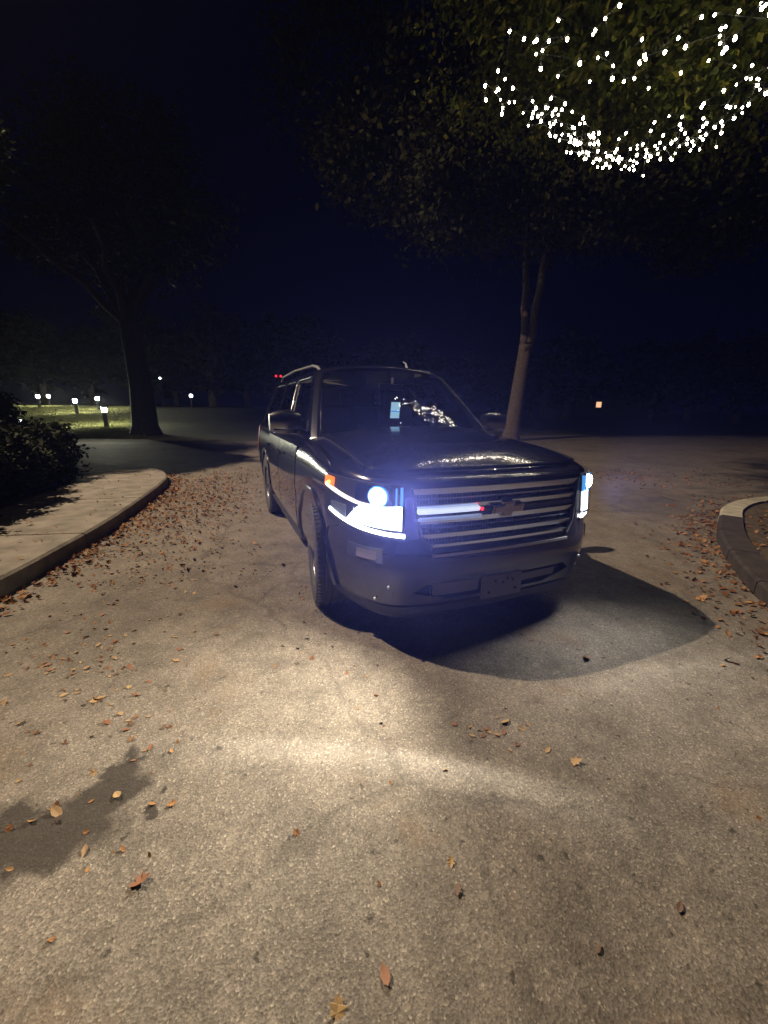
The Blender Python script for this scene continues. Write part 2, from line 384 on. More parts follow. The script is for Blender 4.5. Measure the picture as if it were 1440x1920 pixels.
# right island
KR = arc_resample(catmull([(3.0, -3), (2.62, 0.6), (2.72, 1.9), (3.0, 2.84), (3.38, 3.62), (3.88, 4.42), (4.42, 5.10), (5.1, 5.85), (6.0, 6.42), (7.4, 6.75), (9.5, 6.8), (14, 6.6)], 14), 0.22)
NR = normals(KR, -1)
isl = empty('island_kerb', (0, 0, 0)); isl['kind'] = 'structure'
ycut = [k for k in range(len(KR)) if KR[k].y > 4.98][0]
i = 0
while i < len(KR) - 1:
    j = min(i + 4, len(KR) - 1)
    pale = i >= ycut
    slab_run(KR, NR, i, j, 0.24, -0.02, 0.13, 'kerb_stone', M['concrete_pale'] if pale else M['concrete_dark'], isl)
    i = j
sheet('island_soil', [tuple(KR[k] + NR[k] * 0.23) for k in range(len(KR))] + [(14, -3)], 0.095, M['soil'])

# ------------------------------------------------------------------ street lamp beyond the left edge of the frame
sl = empty('street_lamp', (LAMP.x - 1.6, LAMP.y, 0.1), label='tall dark street lamp with warm flat head left of the hedge', cat='street lamp')
MB().lathe([(0.001, 0), (0.16, 0), (0.15, 0.25), (0.11, 0.32), (0.06, 16.2), (0.001, 16.2)], 16).build('pole', M['metal_dark'], sl, True)
MB().tube([(0, 0, 16.1), (0.3, 0, 16.4), (1.1, 0, 16.5)], 0.035, 10).build('arm', M['metal_dark'], sl, True)
hd = bevel(MB().box((1.6, 0, 16.42), (0.75, 0.30, 0.10)).build('lamp_head', M['metal_dark'], sl), 0.02)
MB().box((1.6, 0, 16.36), (0.5, 0.2, 0.012)).build('lamp_lens', M['lamp_emit'], hd)

# ------------------------------------------------------------------ the car
ax = Vector
car = empty('parked_suv', CAR_LOC, CAR_ROT, 'large black SUV with lit headlights stopped in the road facing the camera', 'SUV')
HW = 0.972
def Fr(y):
    a = min(1, abs(y) / HW); return 0.972 - 0.070 * a ** 2 - 0.47 * a ** 8
REAR = -4.08
# base outline (half), as dense polyline param by arclength: front centre -> corner -> side -> rear centre
half = []
for k in range(61): y = HW * math.sin(math.pi / 2 * k / 60); half.append(Vector((Fr(y), y)))
x = half[-1].x
while x > -3.75: x -= 0.12; half.append(Vector((x, HW + 0.012 * math.sin(math.pi * min(1, (0.39 - x) / 4.2)))))
for k in range(1, 21):
    a = math.pi / 2 * k / 20; half.append(Vector((-3.87 - 0.21 * math.sin(a) ** 0.6 if k else -3.87, (HW) * (math.cos(a) ** 0.35 if k < 20 else 0))))
HL = [0]
for a, b in zip(half, half[1:]): HL.append(HL[-1] + (b - a).length)
def base(s):
    sg = 1 if s >= 0 else -1; s = abs(s)
    for k in range(len(HL) - 1):
        if s <= HL[k + 1] or k == len(HL) - 2:
            f = (s - HL[k]) / max(1e-9, HL[k + 1] - HL[k]); p = half[k].lerp(half[k + 1], min(1, f))
            a = half[max(k - 1, 0)]; b = half[min(k + 2, len(half) - 1)]
            if k == 0: a = Vector((half[1].x, -half[1].y))
            t = (b - a).normalized(); n = Vector((t.y, -t.x))
            return Vector((p.x, p.y * sg)), Vector((n.x, n.y * sg))
def s_of_y(y):
    a = abs(y)
    for k in range(len(half) - 1):
        if half[k + 1].y >= a: return math.copysign(lerp(HL[k], HL[k + 1], (a - half[k].y) / max(1e-9, half[k + 1].y - half[k].y)), y)
    return math.copysign(HL[60], y)
def s_of_x(x, sg):
    for k in range(60, len(half) - 1):
        if half[k + 1].x <= x: return sg * lerp(HL[k], HL[k + 1], (half[k].x - x) / max(1e-9, half[k].x - half[k + 1].x))
    return sg * HL[-1]
F_OFF = [(0.20, -0.16), (0.24, -0.07), (0.29, -0.04), (0.34, -0.02), (0.42, -0.01), (0.46, 0.0), (0.50, 0.015), (0.58, 0.03), (0.68, 0.02), (0.74, 0.0), (0.9, -0.015), (1.06, -0.03), (1.30, -0.06)]
S_OFF = [(0.20, -0.14), (0.24, -0.10), (0.30, -0.055), (0.38, -0.02), (0.48, 0.0), (0.62, 0.008), (0.72, 0.002), (0.80, 0.012), (1.0, 0.0), (1.12, -0.02), (1.26, -0.045)]
def ztop(x):   # height of shoulder line
    return interp([(-4.1, 1.23), (-0.6, 1.215), (-0.1, 1.205), (0.4, 1.16), (0.75, 1.12), (0.98, 1.10)], x)
def Psurf(s, z, off=0.0, roll=0.0):
    p, n = base(s)
    fo = interp(F_OFF, z) if p.x > -2 else -0.02 + interp(S_OFF, z)
    o = n.x ** 2 * fo + n.y ** 2 * interp(S_OFF, z) + off - roll
    return Vector((p.x + n.x * o, p.y + n.y * o, z))
def hoodz(x, y, w=None):
    d = Fr(min(abs(y), 0.95)) - x
    c = interp([(0.135, 0.0), (0.17, 0.020), (0.23, 0.043), (0.32, 0.066), (0.45, 0.082), (0.8, 0.095), (1.1, 0.10)], d)
    a = min(1, abs(y) / 0.885)
    dome = 0.014 * sstep(0.64, 0.50, abs(y)) * sstep(0.15, 0.5, d) if x > -0.35 else 0
    return ztop(x) + c * (1 - a ** 2.8) + dome
SN = 190; SMAX = HL[-1]
srow = []
for k in range(SN + 1):
    u = k / SN; srow.append(SMAX * (0.30 * u + 0.70 * u ** 1.6))
layers = [0.20, 0.23, 0.26, 0.29, 0.32, 0.36, 0.41, 0.45, 0.475, 0.51, 0.56, 0.62, 0.68, 0.74, 0.80, 0.86, 0.92, 0.98, 1.02]
def roll_layer(q, s, xx):   # top rounding layers
    zt = ztop(xx); z0 = 1.02
    tz = [0.28, 0.54, 0.76, 0.92, 1.0][q]; rr = [0.002, 0.010, 0.026, 0.054, 0.10][q]
    if xx < 0.3: rr *= lerp(1, 0.6, sstep(0.3, -0.3, xx))
    return lerp(z0, zt, tz), rr
def body_mesh():
    mb = MB(); loop = [s for s in srow] + [-s for s in srow[-2:0:-1]]
    N = len(loop); rings = 0
    for z in layers:
        for s in loop: mb.v.append(tuple(Psurf(s, z)))
        rings += 1
    for q in range(5):
        for s in loop:
            z, rr = roll_layer(q, s, base(s)[0].x); mb.v.append(tuple(Psurf(s, z, 0, rr)))
        rings += 1
    for r in range(rings - 1):
        for k in range(N): mb.f.append((r * N + k, r * N + (k + 1) % N, (r + 1) * N + (k + 1) % N, (r + 1) * N + k))
    top = (rings - 1) * N
    MX = 14
    prev = None
    for k in range(len(srow)):
        L = mb.v[top + k]; Rr = mb.v[top + (N - k) % N]
        if k in (0, len(srow) - 1): row = [top + k] * (MX + 1)
        else:
            row = [top + (N - k)]
            for j in range(1, MX):
                y = lerp(Rr[1], L[1], j / MX); mb.v.append((L[0], y, hoodz(L[0], y))); row.append(len(mb.v) - 1)
            row.append(top + k)
        if prev:
            for j in range(MX):
                f = [prev[j], prev[j + 1], row[j + 1], row[j]]; f = [v for i_, v in enumerate(f) if v not in f[:i_]]
                if len(f) >= 3: mb.f.append(tuple(f))
        prev = row
    # bottom fan rows
    prev = None
    for k in range(len(srow)):
        a, b = k, (N - k) % N
        if prev:
            f = [prev[0], prev[1], b, a]; f = [v for i_, v in enumerate(f) if v not in f[:i_]]
            if len(f) >= 3: mb.f.append(tuple(f))
        prev = (a, b)
    return mb
body = body_mesh().build('body', M['paint'], car, smooth=True)
def cutter(mb):
    o = mb.build('cutter', M['void']); return o
cut = MB()
WR = 0.402; WX = (0.0, -2.946)
cutters = []
for x in WX:
    for sg in (-1, 1):
        c = MB(); n = 48; y0, y1 = sg * 0.60, sg * 1.2
        pr = [(0.001, y0), (0.475, y0), (0.475, y1), (0.001, y1)]
        c.lathe([(max(r, 0.001), h) for r, h in pr], n, axis='Y', M=Matrix.Translation((x, 0, WR + 0.015)))
        cutters.append(c)
gz0, gz1, gy = 0.70, 1.035, 0.615
def prism(zs_ys, x0, x1):
    c = MB(); n = len(zs_ys)
    c.add([(x0, y, z) for y, z in zs_ys] + [(x1, y, z) for y, z in zs_ys], [tuple(range(n)), tuple(range(n, 2 * n))] + [(k, (k + 1) % n, n + (k + 1) % n, n + k) for k in range(n)])
    return c
cutters.append(prism([(-gy, gz1), (-gy + 0.06, gz0 + 0.06), (-gy + 0.12, gz0), (gy - 0.12, gz0), (gy - 0.06, gz0 + 0.06), (gy, gz1)], 0.83, 1.3))
cutters.append(prism([(-0.60, 0.42), (-0.36, 0.36), (0.36, 0.36), (0.60, 0.42), (0.52, 0.475), (-0.52, 0.475)], 0.88, 1.3))
cos = []
for c in cutters:
    o = cutter(c); o.parent = car; cos.append(o)
    md = body.modifiers.new('cut', 'BOOLEAN'); md.object = o; md.operation = 'DIFFERENCE'; md.solver = 'EXACT'
bpy.context.view_layer.update()
dg = bpy.context.evaluated_depsgraph_get()
nm = bpy.data.meshes.new_from_object(body.evaluated_get(dg)); body.modifiers.clear(); body.data = nm
for o in cos: bpy.data.objects.remove(o)
bm = bmesh.new(); bm.from_mesh(nm)
for e in bm.edges: e.smooth = not (len(e.link_faces) == 2 and e.calc_face_angle(0) > R(32))
for f in bm.faces: f.smooth = True
bm.to_mesh(nm); bm.free()

# patch on body surface. zlo, zhi functions of fraction t along s
def patch(s0, s1, zlo, zhi, off=0.004, ns=24, nz=6, thick=0.012, fn=Psurf):
    mb = MB(); f0 = zlo if callable(zlo) else (lambda t: zlo); f1 = zhi if callable(zhi) else (lambda t: zhi)
    def grid(o):
        b = len(mb.v)
        for i in range(ns + 1):
            t = i / ns
            for j in range(nz + 1): mb.v.append(tuple(fn(lerp(s0, s1, t), lerp(f0(t), f1(t), j / nz), o)))
        return b
    A = grid(off); B = grid(off - thick); w = nz + 1
    for i in range(ns):
        for j in range(nz):
            q = (i * w + j, (i + 1) * w + j, (i + 1) * w + j + 1, i * w + j + 1)
            mb.f.append(tuple(A + v for v in q)); mb.f.append(tuple(B + v for v in q[::-1]))
    rim = [i * w for i in range(ns + 1)] + [ns * w + j for j in range(1, nz + 1)] + [i * w + nz for i in range(ns - 1, -1, -1)] + [j for j in range(nz - 1, 0, -1)]
    for a, b in zip(rim, rim[1:] + rim[:1]): mb.f.append((A + a, B + a, B + b, A + b))
    return mb
# hood panel (proud 3 mm)
mb = MB(); nx_, ny_ = 40, 28; x0h, x1h = -0.30, 0.905
for i in range(nx_ + 1):
    t = i / nx_
    for j in range(ny_ + 1):
        v = -1 + 2 * j / ny_
        yy = v * 0.80; xf = Fr(yy) - 0.145
        xx = lerp(-0.30 - 0.05 * v * v, xf, t)
        w = base(s_of_x(xx, 1))[0].y if xx < half[60].x else 0.92
        mb.v.append((xx, yy, hoodz(xx, yy) + 0.003))
for i in range(nx_):
    for j in range(ny_):
        a = i * (ny_ + 1) + j; mb.f.append((a, a + 1, a + ny_ + 2, a + ny_ + 1))
hood = mb.build('hood', M['paint'], car, smooth=True)
md = hood.modifiers.new('solid', 'SOLIDIFY'); md.thickness = 0.004; md.offset = -1

# grille
gr = MB().build('grille', M['void'], car) if False else None
def gx(y, z, o=0): return Psurf(s_of_y(y), z, o)
back = MB()
for y in [-0.63 + 1.26 * k / 20 for k in range(21)]:
    for z in (0.69, 1.05): p = gx(y, z, -0.085); back.v.append(tuple(p))
for k in range(20): back.f.append((2 * k, 2 * k + 2, 2 * k + 3, 2 * k + 1))
grille = back.build('grille', M['void'], car)
mesh_ = MB()
for k in range(61):
    y = -0.60 + 1.2 * k / 60
    mesh_.tube([gx(y, 0.70, -0.05), gx(y, 1.045, -0.05)], 0.0035, 4)
for k in range(12):
    z = 0.72 + 0.028 * k; mesh_.tube([gx(-0.60 + 1.2 * q / 12, z, -0.05) for q in range(13)], 0.003, 4)
mo = mesh_.build('mesh_insert', M['black_plastic'], grille)
def gbar(name, z, h, wide, m, off=-0.012, d=0.03, y0=None, y1=None, parent=None, n=28):
    y0 = -wide if y0 is None else y0; y1 = wide if y1 is None else y1
    b = MB(); pr = [(-d, -h / 2), (-0.30 * h, -h / 2 + 0.001), (-0.02 * h, h * 0.18), (0.002, h / 2 - 0.004), (-d, h / 2)]
    for i in range(n + 1):
        y = lerp(y0, y1, i / n)
        for dx, dz in pr: b.v.append(tuple(gx(y, z + dz, off + dx)))
    for i in range(n):
        for k in range(5): b.f.append((i * 5 + k, i * 5 + (k + 1) % 5, (i + 1) * 5 + (k + 1) % 5, (i + 1) * 5 + k))
    b.f += [tuple(range(5)), tuple(n * 5 + k for k in range(5))]
    return b.build(name, m, parent or grille, True, 30)
gbar('slat', 1.026, 0.040, 0.625, M['grille_chrome'], off=0.004)
gbar('slat', 0.978, 0.018, 0.612, M['grille_chrome'], off=-0.016)
gbar('centre_bar', 0.895, 0.038, 0.60, M['black_plastic'], off=-0.002, d=0.05)
gbar('slat', 0.812, 0.018, 0.590, M['grille_chrome'], off=-0.016)
gbar('slat', 0.770, 0.034, 0.572, M['grille_chrome'], off=0.002)
gbar('slat', 0.714, 0.024, 0.53, M['grille_chrome'], off=0.002)
gbar('slat', 0.856, 0.036, 0.60, M['grille_chrome'], off=0.0)
gbar('slat', 0.934, 0.036, 0.61, M['grille_chrome'], off=0.0)
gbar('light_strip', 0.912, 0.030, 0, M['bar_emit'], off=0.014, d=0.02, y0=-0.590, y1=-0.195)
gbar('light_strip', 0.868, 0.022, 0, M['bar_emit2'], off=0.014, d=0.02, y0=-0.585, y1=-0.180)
MB().ball(gx(-0.186, 0.912, 0.020), 0.011, 12, 8).build('red_lamp', M['red_emit'], grille, True)
for y in (-0.46, -0.30, -0.12, 0.08, 0.28, 0.46):
    MB().tube([gx(y, 0.712, -0.022), gx(y, 0.86, -0.022), gx(y, 1.035, -0.022)], 0.004, 6).build('divider', M['black_plastic'], grille, True)
# grille surround
for sg in (-1, 1):
    MB().tube([gx(sg * (gy + 0.004), 1.045, 0.0), gx(sg * (gy - 0.055), gz0 + 0.06, 0.002), gx(sg * (gy - 0.12), gz0 - 0.004, 0.004)], 0.009, 8).build('surround', M['black_plastic'], grille, True)
# bowtie badge
bt = [(-0.115, -0.020), (-0.040, -0.020), (-0.034, -0.043), (0.046, -0.043), (0.040, -0.020), (0.115, -0.020), (0.103, 0.022), (0.034, 0.022), (0.028, 0.043), (-0.052, 0.043), (-0.046, 0.022), (-0.127, 0.022)]
def plate_shape(pts, sc_, x0, x1):
    c = MB(); n = len(pts)
    c.add([(x0, -y * sc_, z * sc_ + 0.893) for y, z in pts] + [(x1, -y * sc_, z * sc_ + 0.893) for y, z in pts], [tuple(range(n))[::-1], tuple(range(n, 2 * n))] + [(k, (k + 1) % n, n + (k + 1) % n, n + k) for k in range(n)])
    return c
xb = gx(0, 0.893, 0).x
em = plate_shape(bt, 1.0, xb - 0.01, xb + 0.014).build('emblem', M['chrome'], car)
plate_shape(bt, 0.84, xb + 0.010, xb + 0.019).build('emblem_inlay', mat('emblem_gold', (0.62, 0.58, 0.50), 0.24, metal=1.0, bump=0.3, bscale=120), em)

# headlights
for sg in (-1, 1):
    sy = lambda y: sg * abs(s_of_y(y))
    sI, sO = sy(0.655), sg * (abs(s_of_y(0.97)) + 0.02)
    zl = lambda t: 0.755 + 0.05 * t + 0.05 * t ** 3
    zh = lambda t: 1.065 + 0.015 * t
    hl = patch(sI, sO, zl, zh, 0.004, 26, 8, 0.02).build('headlight', M['black_plastic'], car, True)
    def hp(name, a, b, z0, z1, m, off, th=0.01, ns=14, nz=3):
        return patch(lerp(sI, sO, a), lerp(sI, sO, b), z0, z1, off, ns, nz, th).build(name, m, hl, True)
    hp('running_light', 0.03, 0.60, lambda t: 0.812 + 0.03 * t, lambda t: 0.945 - 0.015 * t - 0.09 * max(0, t - 0.74) / 0.26, M['drl_emit'], 0.012)
    hp('lower_strip', 0.00, 0.88, lambda t: 0.768 + 0.06 * t + 0.035 * t ** 3, lambda t: 0.790 + 0.055 * t + 0.035 * t ** 3, M['drl_emit'] if False else M['drl_emit'], 0.014)
    for q in range(7):
        hp('reflector_rib', 0.035 + 0.022 * q, 0.043 + 0.022 * q, 0.796, 0.812, M['black_plastic'], 0.018, 0.004, 2, 1)
    for q in range(5):
        hp('lamp_rib', 0.10 + 0.10 * q, 0.106 + 0.10 * q, 0.818 + 0.004 * q, 0.935 - 0.004 * q, M['satin'], 0.016, 0.004, 2, 3)
    hp('reflector_bowl', 0.12, 0.50, lambda t: 0.955, lambda t: 1.055, M['bowl'], 0.009)
    hp('side_reflector', 0.62, 0.86, lambda t: 0.84 + 0.04 * t, lambda t: 0.92 - 0.0 * t, M['satin'], 0.010)
    hp('divider_strip', 0.30, 0.97, lambda t: 0.932 + 0.075 * t ** 1.5, lambda t: 0.950 + 0.08 * t ** 1.5, M['drl_dim'], 0.014)
    hp('amber_marker', 0.83, 0.99, lambda t: 1.000 + 0.01 * t, lambda t: 1.062 + 0.006 * t, M['amber'], 0.013)
    hp('inner_fin', 0.02, 0.045, 0.945, 1.05, M['blue_lens'], 0.013)
    hp('inner_fin', 0.075, 0.09, 0.945, 1.045, M['blue_lens'], 0.013)
    s_ = lerp(sI, sO, 0.25)
    c = Psurf(s_, 0.998, 0.016); nrm = base(s_)[1]
    MB().lathe([(0.001, 0.020), (0.022, 0.018), (0.042, 0.010), (0.050, 0.0), (0.050, -0.02), (0.001, -0.02)], 24, M=Matrix.Translation(c) @ Vector((nrm.x, nrm.y, 0)).to_track_quat('Z', 'Y').to_matrix().to_4x4()).build('projector', M['head_emit'], hl, True)
    MB().tube([Vector(c) + Vector((-nrm.y, nrm.x, 0)) * 0.055 * math.cos(a) + Vector((0, 0, 0.055 * math.sin(a))) for a in [2 * math.pi * k / 24 for k in range(25)]], 0.006, 6, False).build('projector_ring', M['blue_lens'], hl, True)
    MB().ball(Psurf(lerp(sI, sO, 0.90), 1.03, 0.016), 0.012, 8, 6).build('amber_bulb', M['amber_hot'], hl, True)
    patch(sI, sO, zl, zh, 0.030, 30, 8, 0.003).build('lens', M['lens'], hl, True)
    # wrap edge between body and lens
    # fog lamp
    fl = patch(sy(0.76), sy(0.90), 0.615, 0.70, 0.006, 8, 4, 0.02).build('fog_lamp', M['black_plastic'], car, True)
    patch(sy(0.785), sy(0.865), 0.632, 0.685, 0.010, 6, 3, 0.006).build('lens', M['chrome'], fl, True)
# bumper lower valance and intake details
patch(s_of_y(-0.97), s_of_y(0.97), lambda t: 0.195 + 0.03 * abs(2 * t - 1), lambda t: 0.345 - 0.02 * math.sin(math.pi * t), 0.008, 50, 5, 0.03).build('lower_valance', M['bumper_plastic'], car, True)
ib = MB()
for k in range(21):
    y = -0.57 + 1.14 * k / 20
    for z in (0.35, 0.48): ib.v.append(tuple(gx(y, z, -0.05)))
for k in range(20): ib.f.append((2 * k, 2 * k + 2, 2 * k + 3, 2 * k + 1))
ib.build('lower_intake', M['void'], car)
patch(s_of_y(-0.47), s_of_y(-0.155), lambda t: 0.382, lambda t: 0.468, -0.012, 10, 3, 0.02).build('bumper_step', M['grey_plastic'], car, True)
patch(s_of_y(0.155), s_of_y(0.47), lambda t: 0.392, lambda t: 0.445, -0.012, 10, 3, 0.02).build('bumper_step', M['grey_plastic'], car, True)
xb2 = gx(0, 0.41, 0).x
pb = bevel(MB().box((xb2 + 0.016, 0.0, 0.408), (0.022, 0.30, 0.155)).build('plate_bracket', M['grey_plastic'], car), 0.006)
for y, z in ((-0.10, 0.372), (0.10, 0.374), (-0.055, 0.443), (0.035, 0.450), (0.075, 0.436), (0.0, 0.426)):
    MB().lathe([(0.001, 0.0), (0.009, 0.0), (0.009, -0.004), (0.001, -0.004)], 10, M=Matrix.Translation((xb2 + 0.0302, y, z)) @ Matrix.Rotation(R(90), 4, 'Y')).build('screw_hole', M['void'], pb)
for sg in (-1, 1):
    for q, (yy, zz) in enumerate(((0.80, 0.375), (0.73, 0.47))):
        MB().ball(gx(sg * yy, zz, 0.006), 0.010, 10, 6).build('parking_sensor', M['satin'], car, True)
patch(s_of_y(-0.50), s_of_y(0.50), 0.652, 0.668, 0.008, 20, 2, 0.01).build('chrome_trim', M['satin'], car, True)

for sg in (-1, 1):
    MB().tube([Psurf(sg * (abs(s_of_y(0.93))), 0.78, 0.002), Psurf(sg * abs(s_of_x(0.47, 1)) if False else sg * (HL[60] * 0.985), 0.74, 0.002), Psurf(s_of_x(0.46, sg) if 0.46 < half[60].x else sg * HL[60], 0.66, 0.002)], 0.003, 5).build('bumper_seam', M['void'], car)
    MB().tube([(xx_, sg * 0.802, hoodz(xx_, 0.802) + 0.002) for xx_ in [-0.30 + 0.95 * k / 14 for k in range(15)]], 0.004, 5).build('hood_seam', M['void'], car)
# doors (proud panels), handles, sills, arch lips
def door(sg, xa, xb_, hname='door'):
    d = patch(s_of_x(xa, sg), s_of_x(xb_, sg), 0.42, 1.145, 0.004, 14, 16, 0.012).build(hname, M['paint'], car, True)
    hx = xb_ + 0.16; y = Psurf(s_of_x(hx, sg), 1.02, 0.03).y
    bevel(MB().box((hx + 0.02, y, 1.02), (0.19, 0.028, 0.032)).build('handle', M['paint'], d), 0.008)
    return d
for sg in (-1, 1):
    door(sg, -0.62, -1.58); door(sg, -1.60, -2.46)
    patch(s_of_x(-0.50, sg), s_of_x(-2.42, sg), 0.27, 0.36, 0.03, 12, 3, 0.05).build('running_board', M['black_plastic'], car, True)
    for x in WX:
        arc = [(x + 0.485 * math.cos(a), Psurf(s_of_x(x + 0.485 * math.cos(a), sg) if x + 0.485 * math.cos(a) < half[60].x else sg * HL[60], WR + 0.015 + 0.485 * math.sin(a), 0.0).y, WR + 0.015 + 0.485 * math.sin(a)) for a in [R(-8 + 196 * k / 30) for k in range(31)]]
        MB().tube(arc, 0.016, 8).build('arch_lip', M['paint'], car, True)
# wheels
def tyre_mesh():
    mb = MB(); w = 0.132
    prof = [(0.235, -w * 0.80), (0.25, -w * 0.93), (0.32, -w * 1.0), (0.372, -w * 0.97), (0.392, -w * 0.86), (0.400, -w * 0.74)]
    for yy in (-0.62, -0.25, 0.12, 0.5):   # grooves
        prof += [(0.402, w * (yy - 0.02)), (0.390, w * yy), (0.390, w * (yy + 0.10)), (0.402, w * (yy + 0.12))]
    prof += [(0.400, w * 0.74), (0.392, w * 0.86), (0.372, w * 0.97), (0.32, w), (0.25, w * 0.93), (0.235, w * 0.80)]
    mb.lathe(prof, 72, axis='Y')
    for k in range(72):       # shoulder tread blocks
        a = 2 * math.pi * k / 72
        for sy_ in (-1, 1):
            Mx = Matrix.Rotation(-a, 3, 'Y')
            c = Mx @ Vector((0.3995, sy_ * 0.103, 0)); mb.box(c, (0.012, 0.034, 0.022), Mx)
    return mb.mesh('tyre', M['rubber'], True, 30)
def rim_mesh():
    mb = MB()
    mb.lathe([(0.236, 0.10), (0.236, -0.10), (0.222, -0.105), (0.212, -0.09), (0.205, -0.02), (0.205, 0.10)], 48, axis='Y')
    for k in range(6):
        a0 = 2 * math.pi * k / 6
        for da in (-0.13, 0.13):
            p = [(r * math.cos(a0 + d), h, r * math.sin(a0 + d)) for r, h, d in ((0.05, -0.075, da * 0.6), (0.13, -0.088, da * 0.9), (0.212, -0.090, da))]
            mb.tube(p, [0.024, 0.018, 0.015], 6)
    mb.lathe([(0.001, -0.10), (0.034, -0.10), (0.042, -0.09), (0.075, -0.075), (0.075, 0.0), (0.001, 0.0)], 24, axis='Y')
    mb.lathe([(0.001, 0.0), (0.19, 0.0), (0.19, 0.03), (0.001, 0.03)], 32, axis='Y')
    return mb.mesh('rim', M['alloy'], True, 30)
TM, RM = tyre_mesh(), rim_mesh()
for x in WX:
    for sg in (-1, 1):
        w = empty('wheel', (x, sg * 0.862, WR)); w.parent = car
        rot = 0 if sg < 0 else math.pi
        w.rotation_euler = (0, 0, rot + (-R(7) if x == 0 else 0))
        for n_, me in (('tyre', TM), ('rim', RM)):
            o = bpy.data.objects.new(n_, me); C.objects.link(o); o.parent = w
# underbody / axle
MB().box((-1.5, 0, 0.33), (4.6, 1.1, 0.10)).build('underbody', M['void'], car)

# greenhouse
ZB, ZR = 1.20, 1.795
def G(q, t, off=0.0):
    sg = 1 if q >= 0 else -1; q = abs(q)
    Wb = lerp(0.875, 0.655, t ** 1.15); z = lerp(ZB, ZR, t)
    xf = lerp(-0.17, -0.93, t); dep = lerp(0.22, 0.14, t)
    xr = lerp(-4.03, -3.86, t)
    def pt(q):
        if q <= 1: a = q; return Vector((xf - dep * (0.55 * a ** 2 + 0.45 * a ** 6), Wb * a))
        if q <= 2: return Vector((lerp(xf - dep, xr + 0.06, q - 1), Wb + 0.0 * math.sin(math.pi * (q - 1))))
        a = 3 - q; return Vector((xr + 0.06 * a ** 4, Wb * a))
    p = pt(q); d = (pt(min(3, q + 0.01)) - pt(max(0, q - 0.01))).normalized(); n = Vector((d.y, -d.x))
    if n.length < 0.1: n = Vector((1, 0))
    zc = z + (0.055 * (1 - (min(1, p.y / Wb)) ** 2) if q <= 1 else 0) * 1.0
    return Vector((p.x + n.x * off, (p.y + n.y * off) * sg, zc))
qs = [0, .1, .2, .3, .4, .5, .6, .7, .78, .86, .925, .96, 1.0, 1.03, 1.055, 1.1, 1.16, 1.22, 1.28, 1.32, 1.345, 1.4, 1.5, 1.58, 1.605, 1.7, 1.8, 1.9, 1.94, 2.0, 2.06, 2.12, 2.3, 2.5, 2.75, 3.0]
ts = [0, .04, .12, .25, .4, .55, .7, .82, .90, .95, 1.0]
def is_win(q0, q1, t0, t1):
    qm, tm = (q0 + q1) / 2, (t0 + t1) / 2
    if qm < 0.925: return 'windshield' if .04 < tm < .95 else None
    if 1.055 < qm < 1.32: return 'front' if .04 < tm < .90 else None
    if 1.345 < qm < 1.58: return 'rear' if .04 < tm < .90 else None
    if 1.605 < qm < 1.94: return 'quarter' if .04 < tm < .90 else None
    if qm > 2.12: return 'back' if .12 < tm < .90 else None
    return None
qall = [-q for q in qs[::-1]] + qs[1:]
frame = MB(); wins = {}
def cell(mb, q0, q1, t0, t1, off):
    b = len(mb.v)
    mb.v += [tuple(G(q0, t0, off)), tuple(G(q1, t0, off)), tuple(G(q1, t1, off)), tuple(G(q0, t1, off))]; mb.f.append((b, b + 1, b + 2, b + 3))
for q0, q1 in zip(qall, qall[1:]):
    for t0, t1 in zip(ts, ts[1:]):
        k = is_win(abs(q0), abs(q1), t0, t1)
        if k:
            key = k if k in ('windshield', 'back') else k + ('R' if q0 < 0 else 'L')
            cell(wins.setdefault(key, MB()), q0, q1, t0, t1, -0.006)
        else: cell(frame, q0, q1, t0, t1, 0)
# roof skin
def roofz(x, y, w):
    a = min(1, abs(y) / max(w, 1e-3)); return None
loopq = qall
top = [G(q, 1.0) for q in loopq]
prev = None
for k, q in enumerate(qs):
    pts = []
    for j in range(11):
        v = -1 + j / 5
        p = G(q, 1.0); w = p.y; yy = w * v
        edge = p.z
        xr_ = p.x; f = sstep(-0.93, -1.25, xr_) * sstep(-3.88, -3.5, xr_)
        zz = ZR + 0.055 * (1 - (min(1, abs(yy) / 0.655)) ** 2) + 0.035 * f * (1 - (abs(yy) / 0.655) ** 4) if w > 0.001 else edge
        pts.append((xr_, yy, zz))
    b = len(frame.v); frame.v += pts
    if prev is not None:
        for j in range(10): frame.f.append((prev + j, prev + j + 1, b + j + 1, b + j))
    prev = b
def weld(mb, name, m, parent, smooth=True):
    me = bpy.data.meshes.new(name); me.from_pydata(mb.v, [], mb.f); me.materials.append(m)
    bm = bmesh.new(); bm.from_mesh(me); bmesh.ops.remove_doubles(bm, verts=bm.verts, dist=0.0015)
    bmesh.ops.recalc_face_normals(bm, faces=bm.faces)
    for f in bm.faces: f.smooth = True
    for e in bm.edges: e.smooth = not (len(e.link_faces) == 2 and e.calc_face_angle(0) > R(38))
    bm.to_mesh(me); bm.free()
    o = bpy.data.objects.new(name, me); C.objects.link(o); o.parent = parent; return o
fo = weld(frame, 'cabin_frame', M['paint'], car)
md = fo.modifiers.new('solid', 'SOLIDIFY'); md.thickness = 0.02; md.offset = 0
for k, mbw in wins.items():
    nm_ = {'windshield': 'windshield', 'back': 'rear_window'}.get(k, 'side_window')
    weld(mbw, nm_, M['windshield'] if k in ('windshield',) or k.startswith('front') else M['tinted'], car)
